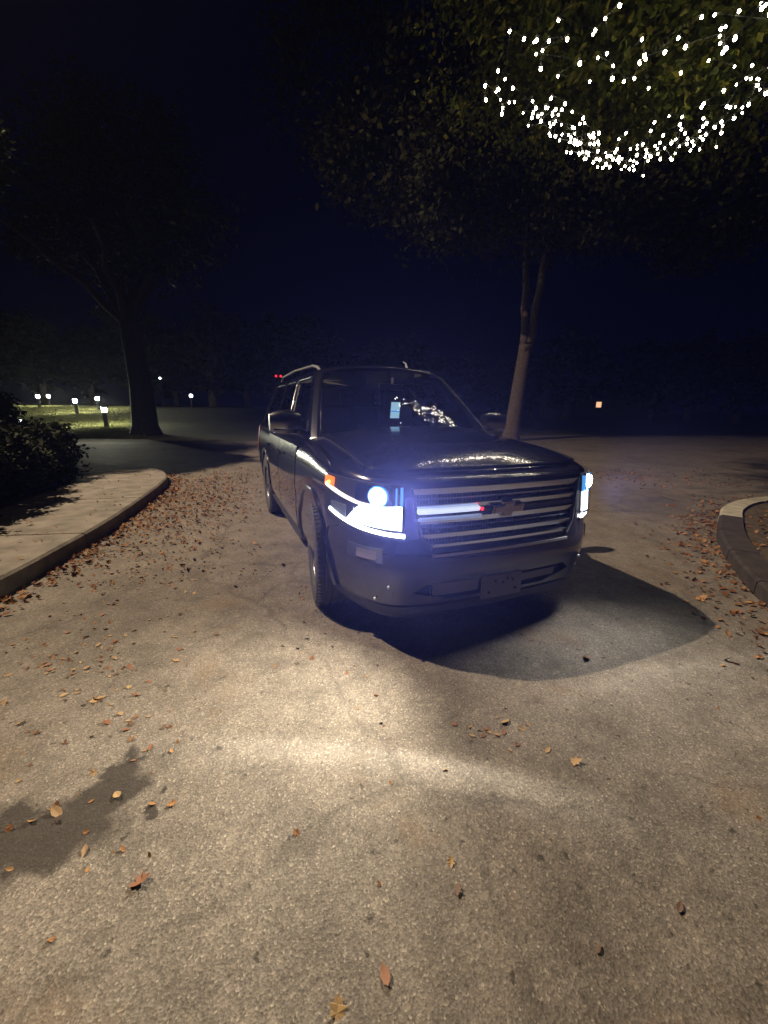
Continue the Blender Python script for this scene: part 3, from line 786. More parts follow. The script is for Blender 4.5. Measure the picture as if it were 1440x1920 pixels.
# rubber seal around windshield base + cowl
MB().tube([G(-0.95 + 1.9 * k / 20, 0.03, 0.012) + Vector((0.02, 0, 0.0)) for k in range(21)], 0.012, 6).build('cowl_trim', M['black_plastic'], car, True)
for y0, y1 in ((-0.55, 0.10), (0.15, 0.72)):
    q0 = y0 / 0.875; q1 = y1 / 0.875
    a = G(q0, 0.03, 0.03); pts = [G(lerp(q0, q1, k / 8), lerp(0.03, 0.10, k / 8), 0.022) for k in range(9)]
    MB().tube(pts, 0.007, 6).build('wiper', M['black_plastic'], car, True)
# roof rails
for sg in (-1, 1):
    pts = [(-1.16, 0.605, 1.80), (-1.24, 0.61, 1.845), (-1.42, 0.62, 1.872), (-2.4, 0.625, 1.892), (-3.4, 0.62, 1.875), (-3.6, 0.61, 1.82)]
    MB().tube([(a, sg * b, c) for a, b, c in pts], [0.015, 0.015, 0.013, 0.013, 0.013, 0.015], 10).build('roof_rail', M['grey_plastic'], car, True)
MB().tube([(-1.25, 0.36, 1.87), (-1.29, 0.36, 1.93), (-1.36, 0.36, 1.955)], [0.014, 0.008, 0.005], 8).build('antenna', M['satin'], car, True)
# mirrors
for sg in (-1, 1):
    mr = MB()
    prof = []
    c = Vector((-0.62, sg * 1.05, 1.345))
    for k in range(9):
        u = k / 8; yy = c.y + sg * (-0.125 + 0.25 * u)
        h = 0.098 * math.sin(math.pi * (0.22 + 0.62 * u)) ** 0.5; d = 0.075 * math.sin(math.pi * (0.18 + 0.66 * u)) ** 0.6
        ring = [(c.x + d * math.copysign(abs(math.cos(a)) ** 0.7, math.cos(a)), yy, c.z + h * math.copysign(abs(math.sin(a)) ** 0.7, math.sin(a))) for a in [2 * math.pi * j / 16 for j in range(16)]]
        mr.v += ring
    for k in range(8):
        for j in range(16): mr.f.append((k * 16 + j, k * 16 + (j + 1) % 16, (k + 1) * 16 + (j + 1) % 16, (k + 1) * 16 + j))
    mr.f += [tuple(range(16)), tuple(128 + j for j in range(16))]
    mo_ = mr.build('mirror', M['mirror_cap'], car, True, 60)
    MB().tube([(-0.60, sg * 0.86, 1.22), (-0.60, sg * 0.96, 1.30)], [0.035, 0.03], 8).build('mirror_arm', M['black_plastic'], mo_, True)
    MB().box((-0.685, sg * 1.055, 1.345), (0.012, 0.19, 0.13)).build('mirror_glass', M['chrome'], mo_)
    MB().tube([(c.x + 0.062, c.y + sg * (-0.10 + 0.02 * k), c.z - 0.045 - 0.002 * k) for k in range(11)], 0.009, 6).build('mirror_trim', M['chrome'], mo_, True)
    # tail lights
    patch(s_of_x(-3.80, sg), sg * (HL[-1] - 0.78), 0.85, 1.17, 0.006, 8, 5, 0.02).build('tail_light', mat('red_lens', (0.25, 0.01, 0.01), 0.2), car, True)
# interior
bevel(MB().box((-0.62, 0, 1.19), (0.55, 1.5, 0.10)).build('dashboard', M['interior'], car), 0.03)
def seat(x, y, w=0.46):
    st = bevel(MB().box((x, y, 1.28), (0.16, w, 0.42), Matrix.Rotation(R(-12), 3, 'Y')).build('seat', M['interior'], car), 0.05, 3)
    bevel(MB().box((x - 0.07, y, 1.57), (0.09, 0.24, 0.17), Matrix.Rotation(R(-8), 3, 'Y')).build('headrest', M['interior'], st), 0.03, 3)
seat(-1.62, 0.37); seat(-1.62, -0.37); seat(-2.55, 0.37, 0.5); seat(-2.55, -0.37, 0.5)
MB().tube([(-0.98 + 0.05 * math.sin(a), 0.37 + 0.18 * math.cos(a), 1.22 + 0.17 * math.sin(a)) for a in [2 * math.pi * k / 24 for k in range(25)]], 0.014, 8, False).build('steering_wheel', M['black_plastic'], car, True)
rv = bevel(MB().box((-0.84, 0.0, 1.665), (0.03, 0.25, 0.065)).build('rear_view_mirror', M['black_plastic'], car), 0.01)
MB().box((-0.78, 0.02, 1.715), (0.06, 0.07, 0.06)).build('mirror_mount', M['black_plastic'], rv)
ph = bevel(MB().box((-0.66, -0.035, 1.45), (0.012, 0.10, 0.16), Matrix.Rotation(R(10), 3, 'Y')).build('hanging_tag', M['black_plastic'], car), 0.004)
MB().box((-0.652, -0.035, 1.45), (0.006, 0.088, 0.145), Matrix.Rotation(R(10), 3, 'Y')).build('tag_face', M['phone_emit'], ph)
MB().box((-0.648, -0.035, 1.44), (0.003, 0.088, 0.012), Matrix.Rotation(R(10), 3, 'Y')).build('tag_band', M['blue_lens'], ph)

# ------------------------------------------------------------------ trees
def leaf_cluster_mesh(name, blobs, count, size, m, seed=1, squash=0.75):
    rnd = random.Random(seed); v = []; f = []
    tot = sum(b[3] ** 2 * b[4] for b in blobs)
    for (cx, cy, cz, r, dens) in blobs:
        n = int(count * r * r * dens / tot)
        sub = max(6, n // 45)
        cl = []
        for _ in range(sub):
            d = Vector((rnd.gauss(0, 1), rnd.gauss(0, 1), rnd.gauss(0, 1))).normalized(); rr = r * (0.55 + 0.5 * rnd.random() ** 0.7)
            cl.append((Vector((cx, cy, cz)) + Vector((d.x * rr, d.y * rr, d.z * rr * squash)), r * rnd.uniform(0.10, 0.26)))
        for _ in range(n):
            c, cr_ = rnd.choice(cl)
            p = c + Vector((rnd.gauss(0, 1), rnd.gauss(0, 1), rnd.gauss(0, 0.75))) * cr_ * 0.75
            s = size * rnd.uniform(0.6, 1.35)
            a = Vector((rnd.gauss(0, 1), rnd.gauss(0, 1), rnd.gauss(-0.4, 0.7))).normalized(); b = a.orthogonal().normalized()
            b = (b * math.cos(rnd.random() * 6.28) + a.cross(b) * math.sin(rnd.random() * 6.28)).normalized()
            i = len(v); w = s * 0.30
            nn = a.cross(b)
            v += [tuple(p), tuple(p + a * s * 0.45 + b * w + nn * w * .3), tuple(p + a * s), tuple(p + a * s * 0.45 - b * w + nn * w * .3)]
            f.append((i, i + 1, i + 2, i + 3))
    me = bpy.data.meshes.new(name); me.from_pydata(v, [], f); me.materials.append(m); me.update(); return me
def branch(mb, p0, p1, r0, r1, wob=0.15, n=7, rnd=random):
    p0, p1 = Vector(p0), Vector(p1); L = (p1 - p0).length; pts = []; rr = []
    for k in range(n):
        t = k / (n - 1); q = p0.lerp(p1, t)
        if 0 < k: q += Vector((rnd.uniform(-1, 1), rnd.uniform(-1, 1), rnd.uniform(-0.5, 0.5))) * wob * L * 0.12 * math.sin(math.pi * min(1, t + .1))
        q.z += 0.08 * L * math.sin(math.pi * t); pts.append(q); rr.append(lerp(r0, r1, t))
    mb.tube(pts, rr, 8); return pts
# near tree, trunk on the island beyond the right edge
rn = random.Random(5)
nt = empty('broadleaf_tree', (6.6, 3.2, 0.09), label='large olive leafed tree overhanging the road, hung with warm string lights', cat='tree')
tb = MB()
tb.tube([(0, 0, -0.1), (0.02, 0, 0.15), (0.05, 0.03, 1.2), (-0.1, 0.1, 2.6), (-0.25, 0.2, 3.6)], [0.42, 0.31, 0.25, 0.22, 0.20], 14)
tips = [(-8.6, 2.4, 9.2), (-5.6, 1.4, 7.6), (-4.6, 2.6, 6.8), (-3.2, 3.0, 6.9), (-2.0, 2.6, 6.5), (-4.8, 0.5, 7.6), (-3.5, -1.5, 6.9), (0.5, -2.5, 6.2), (2.5, 0.6, 6.0), (0.6, 2.2, 6.9), (-1.0, 0.5, 7.8)]
for t_ in tips:
    p = branch(tb, (-0.25, 0.2, 3.3 + rn.uniform(-.3, .2)), t_, 0.10, 0.015, 0.7, 9, rn)
    for _ in range(4):
        q = p[rn.randint(3, 7)]; branch(tb, q, q + Vector((rn.uniform(-1.2, 1.2), rn.uniform(-1.2, 1.2), rn.uniform(-0.2, 0.9))), 0.04, 0.008, 0.6, 5, rn)
tb.build('trunk', M['bark'], nt, True, 60)
bl = [(-3.9, 1.5, 6.1, 1.7, 1.0), (-4.9, 0.7, 6.9, 1.6, 1.0), (-2.9, 2.0, 6.1, 1.5, 1.0), (-3.3, 0.9, 6.1, 1.5, 1.3), (-4.2, 2.6, 6.3, 1.3, 0.9), (-1.8, 2.2, 6.5, 1.5, 0.7), (-4.8, 2.6, 6.7, 1.4, 0.8),
      (-5.9, 1.7, 7.3, 1.2, 0.7), (-3.6, 3.9, 6.2, 1.5, 1.2), (-2.2, 3.6, 6.0, 1.4, 1.1), (-4.9, 3.8, 6.6, 1.3, 1.0), (-3.0, 2.8, 5.7, 0.9, 1.2), (-4.3, 2.9, 5.8, 0.9, 1.2), (-2.0, -0.3, 6.6, 1.8, 0.7), (-4.0, -0.6, 7.1, 1.7, 0.7), (0, 0, 8.0, 2.4, 0.5), (2.0, 0.5, 6.6, 1.8, 0.4), (0.3, -2.2, 6.7, 1.8, 0.4), (-2.6, 1.0, 7.6, 2.0, 0.6),
      (-8.0, 1.9, 9.2, 1.9, 0.9), (-6.6, 1.4, 8.6, 1.8, 0.9), (-9.6, 2.2, 9.6, 1.6, 0.9), (-8.2, 3.6, 9.4, 1.7, 0.9), (-5.2, 3.4, 8.6, 1.5, 0.7)]  # unseen high blobs, added to keep street lamp light off the crown
cr_o = bpy.data.objects.new('crown', leaf_cluster_mesh('crown', bl, 105000, 0.085, M['leaves'], 3)); C.objects.link(cr_o); cr_o.parent = nt

# tree behind the car
bt_ = empty('broadleaf_tree', (6.05, 19.6, 0), label='tall forked tree with pale trunk behind the right side of the SUV', cat='tree')
tb = MB()
tb.tube([(0.0, 0, -0.1), (0.0, 0, 0.25), (0.1, 0, 1.4), (0.22, 0, 3.2), (0.32, 0, 4.3)], [0.54, 0.40, 0.33, 0.29, 0.28], 16)
f1 = branch(tb, (0.2, 0, 4.0), (0.1, 0.6, 9.2), 0.20, 0.10, 0.2, 8, rn); f2 = branch(tb, (0.42, 0, 4.0), (0.8, -0.5, 9.0), 0.20, 0.10, 0.2, 8, rn)
for base_, n_ in ((f1[-1], 7), (f2[-1], 7)):
    for _ in range(n_): branch(tb, base_, base_ + Vector((rn.uniform(-5, 4), rn.uniform(-4, 4), rn.uniform(-0.5, 4))), 0.11, 0.02, 0.5, 7, rn)
tb.build('trunk', M['bark'], bt_, True, 60)
bl = [(-1, -1, 11, 4.2, 1), (2.5, -2, 10.5, 3.6, 1), (-5.5, -2, 11.0, 3.2, 1), (-4, -3, 8.9, 2.4, 1.2), (5.5, -2.5, 9.2, 2.6, 1.2), (0.5, 0, 14, 5, .7), (7.2, -1, 8.6, 2.0, 1.0), (1, -3, 9.2, 2.4, 1), (-7.5, -1, 13, 3, .8)]
o = bpy.data.objects.new('crown', leaf_cluster_mesh('crown', bl, 42000, 0.22, M['leaves_far'], 8)); C.objects.link(o); o.parent = bt_

# hedge on the left
def leafy_mass(name, pts, size, count, m, seed):   # pts: (x, y, z, r)
    bl = [(a, b, c, r, 1.0) for a, b, c, r in pts]; me = leaf_cluster_mesh(name, bl, count, size, m, seed, 0.9); return me
rh = random.Random(2)
hp_ = []
path = [(-5.25, 0.6, 2.0), (-5.15, 2.4, 2.0), (-5.1, 3.9, 1.8), (-5.3, 5.2, 1.2), (-5.65, 6.4, 1.08), (-6.4, 7.6, 1.05), (-7.5, 8.2, 1.15), (-8.4, 8.6, 1.85), (-9.6, 8.6, 2.2), (-11.5, 8.3, 2.3)]
for (a, b, h0), (c, d, h1) in zip(path, path[1:]):
    n_ = max(2, int(math.hypot(c - a, d - b) / 0.42))
    for k in range(n_):
        t = k / n_; hh = lerp(h0, h1, t)
        for zz in [0.35 + q * 0.42 for q in range(int((hh - 0.35) / 0.42) + 1)]:
            hp_.append((lerp(a, c, t) + rh.uniform(-0.15, 0.15), lerp(b, d, t) + rh.uniform(-.1, .1), min(zz, hh - 0.42) + rh.uniform(-.06, .06), rh.uniform(0.42, 0.54)))
hd_ = empty('hedge', (-7, 5, 0.1), label='dense dark clipped hedge behind the left sidewalk', cat='hedge')
o = bpy.data.objects.new('foliage', leafy_mass('foliage', [(a + 7, b - 5, c - 0.1, r) for a, b, c, r in hp_], 0.085, 130000, M['hedge'], 4)); C.objects.link(o); o.parent = hd_
st_ = empty('small_tree', (-9.0, 8.4, 0.1), label='slender dark tree behind the hedge, beyond the left edge', cat='tree')
MB().tube([(0, 0, -0.1), (0.05, 0, 2.5), (0.2, -0.3, 6.0)], [0.12, 0.09, 0.03], 8).build('trunk', M['bark'], st_, True)
o = bpy.data.objects.new('crown', leaf_cluster_mesh('crown', [(0.3, -0.5, 6.0, 1.1, 1), (0.5, 0.1, 5.7, 1.0, 1), (0.2, -1.1, 5.8, 0.9, 1), (0.8, 0.3, 6.2, 0.9, 1), (-0.2, 0.3, 6.2, 1.0, 1), (0.9, -0.4, 5.6, 0.8, 1), (-1.5, 0.2, 7.8, 1.5, 1), (-1.3, 1.1, 8.0, 1.4, 1)], 60000, 0.13, M['hedge'], 14)); C.objects.link(o); o.parent = st_
# tree silhouette left, middle distance
lt = empty('broadleaf_tree', (-11.4, 19.4, 0.2), label='dark tree standing at the right end of the lamp lit lawn', cat='tree')
tb = MB(); tb.tube([(0, 0, -0.2), (0, 0, 0.3), (0.05, 0, 2), (-0.1, 0, 5)], [0.75, 0.56, 0.48, 0.4], 14)
for _ in range(8): branch(tb, (-0.1, 0, 4.6), (rn.uniform(-4, 4), rn.uniform(-4, 4), rn.uniform(7, 10)), 0.18, 0.03, 0.4, 7, rn)
tb.build('trunk', mat('dark_bark', (0.03, 0.022, 0.018), 0.95, var=0.4, vscale=14, bump=1, bscale=26), lt, True, 60)
o = bpy.data.objects.new('crown', leaf_cluster_mesh('crown', [(0, 0, 9, 3.5, 1), (-2.5, 1, 8, 2.5, 1), (2.5, -1, 8.5, 2.5, 1), (0, 1, 11.5, 3, 1)], 14000, 0.25, M['hedge'], 9)); C.objects.link(o); o.parent = lt
# far tree line
ftm = leaf_cluster_mesh('crown', [(0, 0, 6, 3.2, 1), (-2, 1, 5, 2.4, 1), (2.2, 0, 5.3, 2.5, 1), (0.2, 0, 8.5, 2.4, 1), (0, 0, 3.5, 2.2, 1)], 3500, 0.6, M['hedge'], 12)
ftt = MB().tube([(0, 0, -0.5), (0, 0, 5)], [0.4, 0.25], 8).mesh('trunk', M['bark'], True)
for k in range(26):
    a = -52 + k * 4.2 + (5 if 25 < -52 + k * 4.2 < 30 else 0); d = 74 + rn.uniform(-8, 14); x_, y_ = d * math.sin(R(a)), d * math.cos(R(a))
    t_ = empty('far_tree', (x_, y_, max(0, lawn_h(x_, y_))), rn.uniform(0, 6.28), 'dark tree in the unlit line of trees along the horizon', 'tree', 'trees in the dark line along the horizon')
    s_ = rn.uniform(0.9, 1.5); t_.scale = (s_ * 1.2, s_ * 1.2, s_)
    for n_, me in (('crown', ftm), ('trunk', ftt)):
        o = bpy.data.objects.new(n_, me); C.objects.link(o); o.parent = t_

# ------------------------------------------------------------------ string lights
bulb_me = MB().ball((0, 0, -0.020), 0.0112, 10, 7, 1.25).mesh('bulb', M['bulb'], True)
sock_me = MB().lathe([(0.001, 0.012), (0.010, 0.012), (0.011, -0.008), (0.001, -0.008)], 8).mesh('socket', M['wire'], True)
rb = random.Random(21)
def garland(pts, spacing, label, jit=0.05, sag=0.05):
    P_ = arc_resample(catmull([Vector(p) for p in pts], 16), spacing)
    o0 = P_[0].copy()
    gl = empty('string_lights', o0, 0, label, 'string lights', None)
    Q = []
    for k, p in enumerate(P_):
        Q.append(p - o0 + Vector((rb.gauss(0, jit), rb.gauss(0, jit), rb.gauss(0, jit) - sag * math.sin(k * 0.55) ** 2)))
    MB().tube(Q, 0.0018, 4).build('wire', M['wire'], gl)
    for q in Q:
        b = bpy.data.objects.new('bulb', bulb_me); C.objects.link(b); b.parent = gl; b.location = q
        b.rotation_euler = (rb.uniform(-0.5, 0.5), rb.uniform(-0.5, 0.5), 0); k_ = rb.uniform(0.65, 1.15); b.scale = (k_, k_, k_)
        s = bpy.data.objects.new('socket', sock_me); C.objects.link(s); s.parent = b; s.location = (0, 0, 0.0)
low = [(0.91, 4.82), (1.57, 5.14), (2.2, 5.65), (2.65, 5.88), (3.0, 5.95), (3.49, 5.53), (3.55, 5.03), (3.56, 4.68), (3.8, 4.2)]
garland([(x, y, 4.5) for x, y in low], 0.085, 'lowest swag of warm bulbs round the near rim of the tree crown', 0.05)
garland([(x + 0.02, y - 0.10, 4.52) for x, y in low[1:]], 0.085, 'second swag of warm bulbs just above the lowest one', 0.07)
garland([(x - 0.03, y - 0.24, 4.58) for x, y in low[1:]], 0.12, 'looser third swag of bulbs inside the two lowest ones', 0.09)
garland([(2.05, 5.45, 4.55), (2.5, 5.7, 4.48), (3.0, 5.72, 4.5), (3.35, 5.4, 4.5), (3.45, 5.0, 4.5)], 0.075, 'short dense row of bulbs inside the bottom of the lowest swag', 0.08)
garland([(2.2, 5.6, 4.5), (2.6, 5.82, 4.48), (3.05, 5.80, 4.5), (3.4, 5.5, 4.5)], 0.06, 'packed row of bulbs at the very bottom of the lowest swag', 0.06)
garland([(1.05, 4.22, 4.5), (1.25, 4.45, 4.5), (1.42, 4.37, 4.5), (1.7, 4.5, 4.5), (1.97, 4.40, 4.5), (2.24, 4.49, 4.5), (2.36, 4.33, 4.5), (2.71, 4.22, 4.5), (2.92, 4.05, 4.5)], 0.075, 'wavy upper row of bulbs across the middle of the crown', 0.085)
garland([(1.15, 4.0, 4.5), (1.6, 4.12, 4.55), (2.1, 4.2, 4.5), (2.41, 4.16, 4.5), (2.9, 4.0, 4.5), (3.2, 3.8, 4.5)], 0.11, 'sparse topmost row of bulbs near the top edge of the photo', 0.10)
garland([(0.95, 4.70, 4.5), (1.1, 4.95, 4.45), (1.35, 4.98, 4.5), (1.6, 5.25, 4.5), (1.95, 5.35, 4.52), (2.2, 5.55, 4.5)], 0.10, 'dense short row of bulbs at the left end of the lowest swag', 0.06)
garland([(3.0, 4.6, 4.6), (3.25, 4.75, 4.5), (3.5, 4.6, 4.5), (3.9, 4.3, 4.5)], 0.08, 'short row of bulbs at the right edge above the lowest swag', 0.08)
garland([(2.6, 4.05, 4.5), (2.85, 3.95, 4.52), (3.1, 4.0, 4.5), (3.4, 4.1, 4.5), (3.7, 4.0, 4.5)], 0.075, 'bunched row of bulbs in the upper right corner of the photo', 0.09)
# strings hanging on the verge outside the frame, seen only as glints on the car
garland([(-7.5, 3.6, 3.2), (-5.6, 1.6, 2.7), (-4.6, -0.6, 3.2), (-3.2, -2.4, 2.9)], 0.42, 'warm string of bulbs over the left sidewalk, mirrored in the fender', 0.04)

# ------------------------------------------------------------------ bollard lights on the lawn
def bollard_parts(root, lit=True):
    MB().lathe([(0.001, -0.1), (0.11, -0.1), (0.11, 0.84), (0.001, 0.84)], 16).build('post', M['metal_dark'], root, True)
    MB().lathe([(0.001, 0.84), (0.11, 0.84), (0.12, 1.08), (0.001, 1.08)], 16).build('lamp_glass', M['bollard_emit'], root, True)
    MB().lathe([(0.001, 1.08), (0.23, 1.06), (0.20, 1.11), (0.001, 1.16)], 16).build('cap', M['metal_dark'], root, True)
def copy_tree(o, parent=None):
    c = o.copy(); C.objects.link(c); c.parent = parent
    for ch in list(o.children): copy_tree(ch, c)
    return c
def on_lawn(u, d):  # lateral slope u and depth d -> ground point
    x = u * d; return (x, d, lawn_h(x, d))
b0 = None
BL = [(-0.683, 22.5, 'nearest bollard light on the lawn, its dark post fully visible'), (-0.750, 30.0, 'middle bollard light on the lawn, alone between the left and right pairs'),
      (-0.695, 34.0, 'bollard light just behind and left of the nearest one'), (-0.838, 37.0, 'leftmost bollard light of the far pair on the lawn'), (-0.812, 42.0, 'right hand bollard light of the far left pair')]
for k, (u, d, lb) in enumerate(BL):
    if b0 is None: b0 = empty('bollard_light'); bollard_parts(b0); o = b0
    else: o = copy_tree(b0)
    o.location = on_lawn(u, d); tag(o, lb, 'bollard light', 'bollard lights on the lawn')
# low marker by the hedge end
lm = empty('path_light', (-9.75, 10.9, 0.0), label='small low white path light just beyond the end of the hedge', cat='path light')
MB().lathe([(0.001, 0), (0.02, 0), (0.02, 0.95), (0.001, 0.95)], 8).build('stake', M['metal_dark'], lm, True)
MB().lathe([(0.001, 0.95), (0.045, 0.95), (0.045, 1.03), (0.001, 1.03)], 12).build('lamp_glass', M['white_emit'], lm, True)
MB().lathe([(0.001, 1.03), (0.06, 1.03), (0.001, 1.07)], 12).build('cap', M['metal_dark'], lm, True)
# grass blades
gv, gf = [], []
rg = random.Random(6)
for _ in range(70000):
    y = 17.2 + 24 * rg.random() ** 1.5; x = -(0.59 + 0.42 * rg.random()) * y
    if y < 17.4 + 0.05 * (x + 12): continue
    z = lawn_h(x, y); h = rg.uniform(0.03, 0.10) * (1 + y / 60); w = 0.006 + y * 0.0004; a = rg.random() * 3.14; i = len(gv)
    dx, dy = math.cos(a) * w, math.sin(a) * w
    gv += [(x - dx, y - dy, z), (x + dx, y + dy, z), (x + rg.gauss(0, .03), y + rg.gauss(0, .03), z + h)]; gf.append((i, i + 1, i + 2))
me = bpy.data.meshes.new('grass'); me.from_pydata(gv, [], gf); me.materials.append(M['grass']); o = bpy.data.objects.new('grass', me); C.objects.link(o)
tag(o, 'short grass of the lawn lit by the bollard lights', 'grass', kind='stuff')

# far lamps, house
def lamp_post(name, u, e, d, label, m, r=0.12):
    x = u * d; z = CAM_H + e * d; g0 = max(0, lawn_h(x, d)); lp = empty(name, (x, d, g0), 0, label, 'lamp post')
    MB().lathe([(0.001, -0.2), (0.07, -0.2), (0.05, z - g0 - r), (0.001, z - g0 - r)], 8).build('post', M['metal_dark'], lp, True)
    MB().ball((0, 0, z - g0), r, 12, 8, 1.0).build('globe', m, lp, True); return lp
lamp_post('lamp_post', -0.5375, 0.0603, 62, 'tiny distant white globe lamp high above the dark tree', M['white_emit'], 0.15)
lamp_post('lamp_post', -0.4681, 0.0210, 46, 'bright distant globe lamp left of the SUV above the dark lawn', M['white_emit'], 0.19)
rd = empty('signal_mast', (-0.2552 * 58, 58, 0), 0, 'slim mast with two small red lamps above the rear of the SUV', 'mast')
zr = CAM_H + 0.0675 * 58
MB().lathe([(0.001, 0), (0.08, 0), (0.05, zr - 0.1), (0.001, zr - 0.1)], 8).build('mast', M['metal_dark'], rd, True)
MB().box((0, 0, zr - 0.1), (0.8, 0.06, 0.05)).build('crossarm', M['metal_dark'], rd)
for dx in (-0.32, 0.32): MB().ball((dx, 0, zr + 0.06), 0.16, 10, 8).build('red_lamp', M['red_emit'], rd, True)
hs = empty('house', (0.5213 * 66 + 1, 67, 0), 0, 'dark distant house with one small orange lit window right of the tree', 'house')
MB().box((0, 4.0, 1.5), (15, 8, 3.2)).build('wall', M['wall'], hs)
MB().add([(-8, -0.4, 3.1), (8, -0.4, 3.1), (8, 8.4, 3.1), (-8, 8.4, 3.1), (-8, 4, 5.2), (8, 4, 5.2)], [(0, 1, 5, 4), (2, 3, 4, 5), (0, 4, 3), (1, 2, 5), (0, 3, 2, 1)]).build('roof', M['roofing'], hs)
for xw, mm in ((-1.0, M['win_emit']), (-6.6, mat('dim_window', (0.1, 0.05, 0.03), 0.4))):
    wf = MB().box((xw, -0.03, 2.9 if False else 2.35), (1.0, 0.08, 1.05)).build('window', M['roofing'], hs)
    MB().box((xw, -0.09, 2.35), (0.82, 0.03, 0.86)).build('pane', mm, wf)

# ------------------------------------------------------------------ fallen leaves
def leaf_shape(kind, rnd):
    # lobed outline in the XY plane, curled
    if kind == 0: out = [(0, -.5), (.18, -.42), (.16, -.25), (.42, -.2), (.28, 0.0), (.45, .2), (.2, .22), (.12, .42), (0, .55)]
    elif kind == 1: out = [(0, -.5), (.2, -.3), (.28, 0), (.2, .28), (0, .55)]
    else: out = [(0, -.45), (.12, -.35), (.45, -.4), (.34, -.12), (.55, .1), (.26, .12), (.22, .38), (.08, .3), (0, .58)]
    curl = rnd.uniform(0.2, 1.0); tw = rnd.uniform(-0.5, 0.5)
    def P_(x, y): return (x, y, curl * (x * x * 1.1 + 0.35 * y * y) + tw * x * y)
    v = [P_(0, y) for y in (-.5, -.2, .1, .35, .58)]
    right = [P_(x, y) for x, y in out[1:-1]]; left = [P_(-x * 0.95, y + .02) for x, y in out[1:-1]]
    n = len(right); v = v + right + left; f = []
    mid = [0, 1, 2, 3, 4]; ymid = [-.5, -.2, .1, .35, .58]
    for side, off in ((1, 5), (-1, 5 + n)):
        chain = [0] + list(range(off, off + n)) + [4]
        mi = 0
        for a, b in zip(chain, chain[1:]):
            yb = v[b][1]
            nm_i = min(range(5), key=lambda q: abs(ymid[q] - yb))
            nm_i = max(nm_i, mi)
            tri = [a, b, mid[mi]]
            if len(set(tri)) == 3: f.append(tuple(tri))
            if nm_i != mi:
                for q in range(mi, nm_i):
                    tri = [b, mid[q + 1], mid[q]]
                    if len(set(tri)) == 3: f.append(tuple(tri))
                mi = nm_i
    return v, f
rl = random.Random(33)
shapes = [leaf_shape(k % 3, rl) for k in range(9)]
LM = {}
for k, (v, f) in enumerate(shapes):
    for c in ('rust', 'tan', 'yellow', 'brown'): LM[(k, c)] = MB().add(v, f).mesh('fallen_leaf', M['leaf_' + c])
def inside_L(x, y):   # on the sidewalk?
    for k in range(0, len(KL), 3):
        d = Vector((x, y)) - KL[k]
        if d.length < 1.6 and d.dot(NL[k]) > -0.03 and abs(d.dot(Vector((-NL[k].y, NL[k].x)))) < 0.4: return True
    return False
ii = [0]
zone = {'l': ('leaves scattered over the left part of the road', 'dry {c} leaf lying on the road between the left kerb and the SUV'),
        'd': ('leaves in the drift along the left kerb', 'dry {c} leaf in the drift against the left kerb'),
        'f': ('leaves in the foreground of the road', 'dry {c} leaf lying in the bright foreground of the road'),
        'r': ('leaves along the right kerb', 'dry {c} leaf beside the dark curved kerb on the right')}
def put_leaf(x, y, s, c, z0, z=0.004):
    k = rl.choice((1, 4, 7, 1, 4, 7, 0, 3, 5)) if z0 == 'f' else rl.randrange(9)
    o = bpy.data.objects.new('fallen_leaf', LM[(k, c)]); C.objects.link(o)
    o.location = (x, y, z); o.scale = (s * rl.uniform(.7, 1.1), s, s * rl.uniform(.5, 1.2)); o.rotation_euler = (rl.gauss(0, .25), rl.gauss(0, .25), rl.uniform(0, 6.28))
    g_, lb = zone[z0]; tag(o, lb.format(c=c), 'leaf', g_ + ' (' + c + ')')
def colr(w=(3, 4, 2, 2)): return rl.choices(('rust', 'tan', 'yellow', 'brown'), w)[0]
# single leaves seen in the photograph
for x, y, s, c in ((-0.76, 0.93, .075, 'rust'), (0.02, 0.72, .06, 'rust'), (-1.02, 1.22, .06, 'yellow'), (-1.0, 1.02, .05, 'tan'), (0.84, 1.40, .075, 'yellow'), (-0.10, 0.66, .06, 'yellow'),
                   (0.25, 0.92, .05, 'brown'), (0.24, 1.0, .04, 'yellow'), (0.92, 0.88, .05, 'brown'), (0.60, 1.62, .07, 'yellow'), (1.25, 2.15, .09, 'rust'), (-1.45, 1.75, .06, 'tan'), (-0.16, 0.60, .05, 'tan'), (-1.2, 1.15, .07, 'tan'), (0.62, .78, .035, 'brown')):
    put_leaf(x, y, s * 0.78, c, 'f', 0.007)
cl = [(-1.75, 2.15, 0.30, 26), (-1.55, 1.9, 0.22, 16), (-1.25, 1.62, 0.22, 14), (0.55, 1.55, 0.14, 16), (-1.9, 1.75, 0.4, 16), (-2.3, 3.2, 0.5, 22), (-1.7, 3.0, 0.6, 18), (-1.35, 2.4, 0.35, 12), (-2.7, 2.3, .3, 12)]
for cx, cy, r, n in cl:
    for _ in range(n):
        x, y = cx + rl.gauss(0, r * 0.6), cy + rl.gauss(0, r * 0.6)
        if inside_L(x, y): continue
        put_leaf(x, y, rl.uniform(.018, .045), colr(), 'l' if cx < 0 else 'f')
for _ in range(48):
    t = rl.random(); y = lerp(2.4, 7.6, t); 
    k = min(range(len(KL)), key=lambda q: abs(KL[q].y - y) + (100 if KL[q].x < -4.4 else 0))
    p = KL[k] - NL[k] * abs(rl.gauss(0.08, 0.12)) ; put_leaf(p.x, p.y, rl.uniform(.03, .06), colr((4, 4, 1, 2)), 'd', 0.010)
for _ in range(30):
    k = rl.randrange(14, 44) % len(KR); p = KR[k] - NR[k] * abs(rl.gauss(0.1, 0.15)); put_leaf(p.x, p.y, rl.uniform(.04, .07), colr((4, 3, 1, 2)), 'r', 0.01)
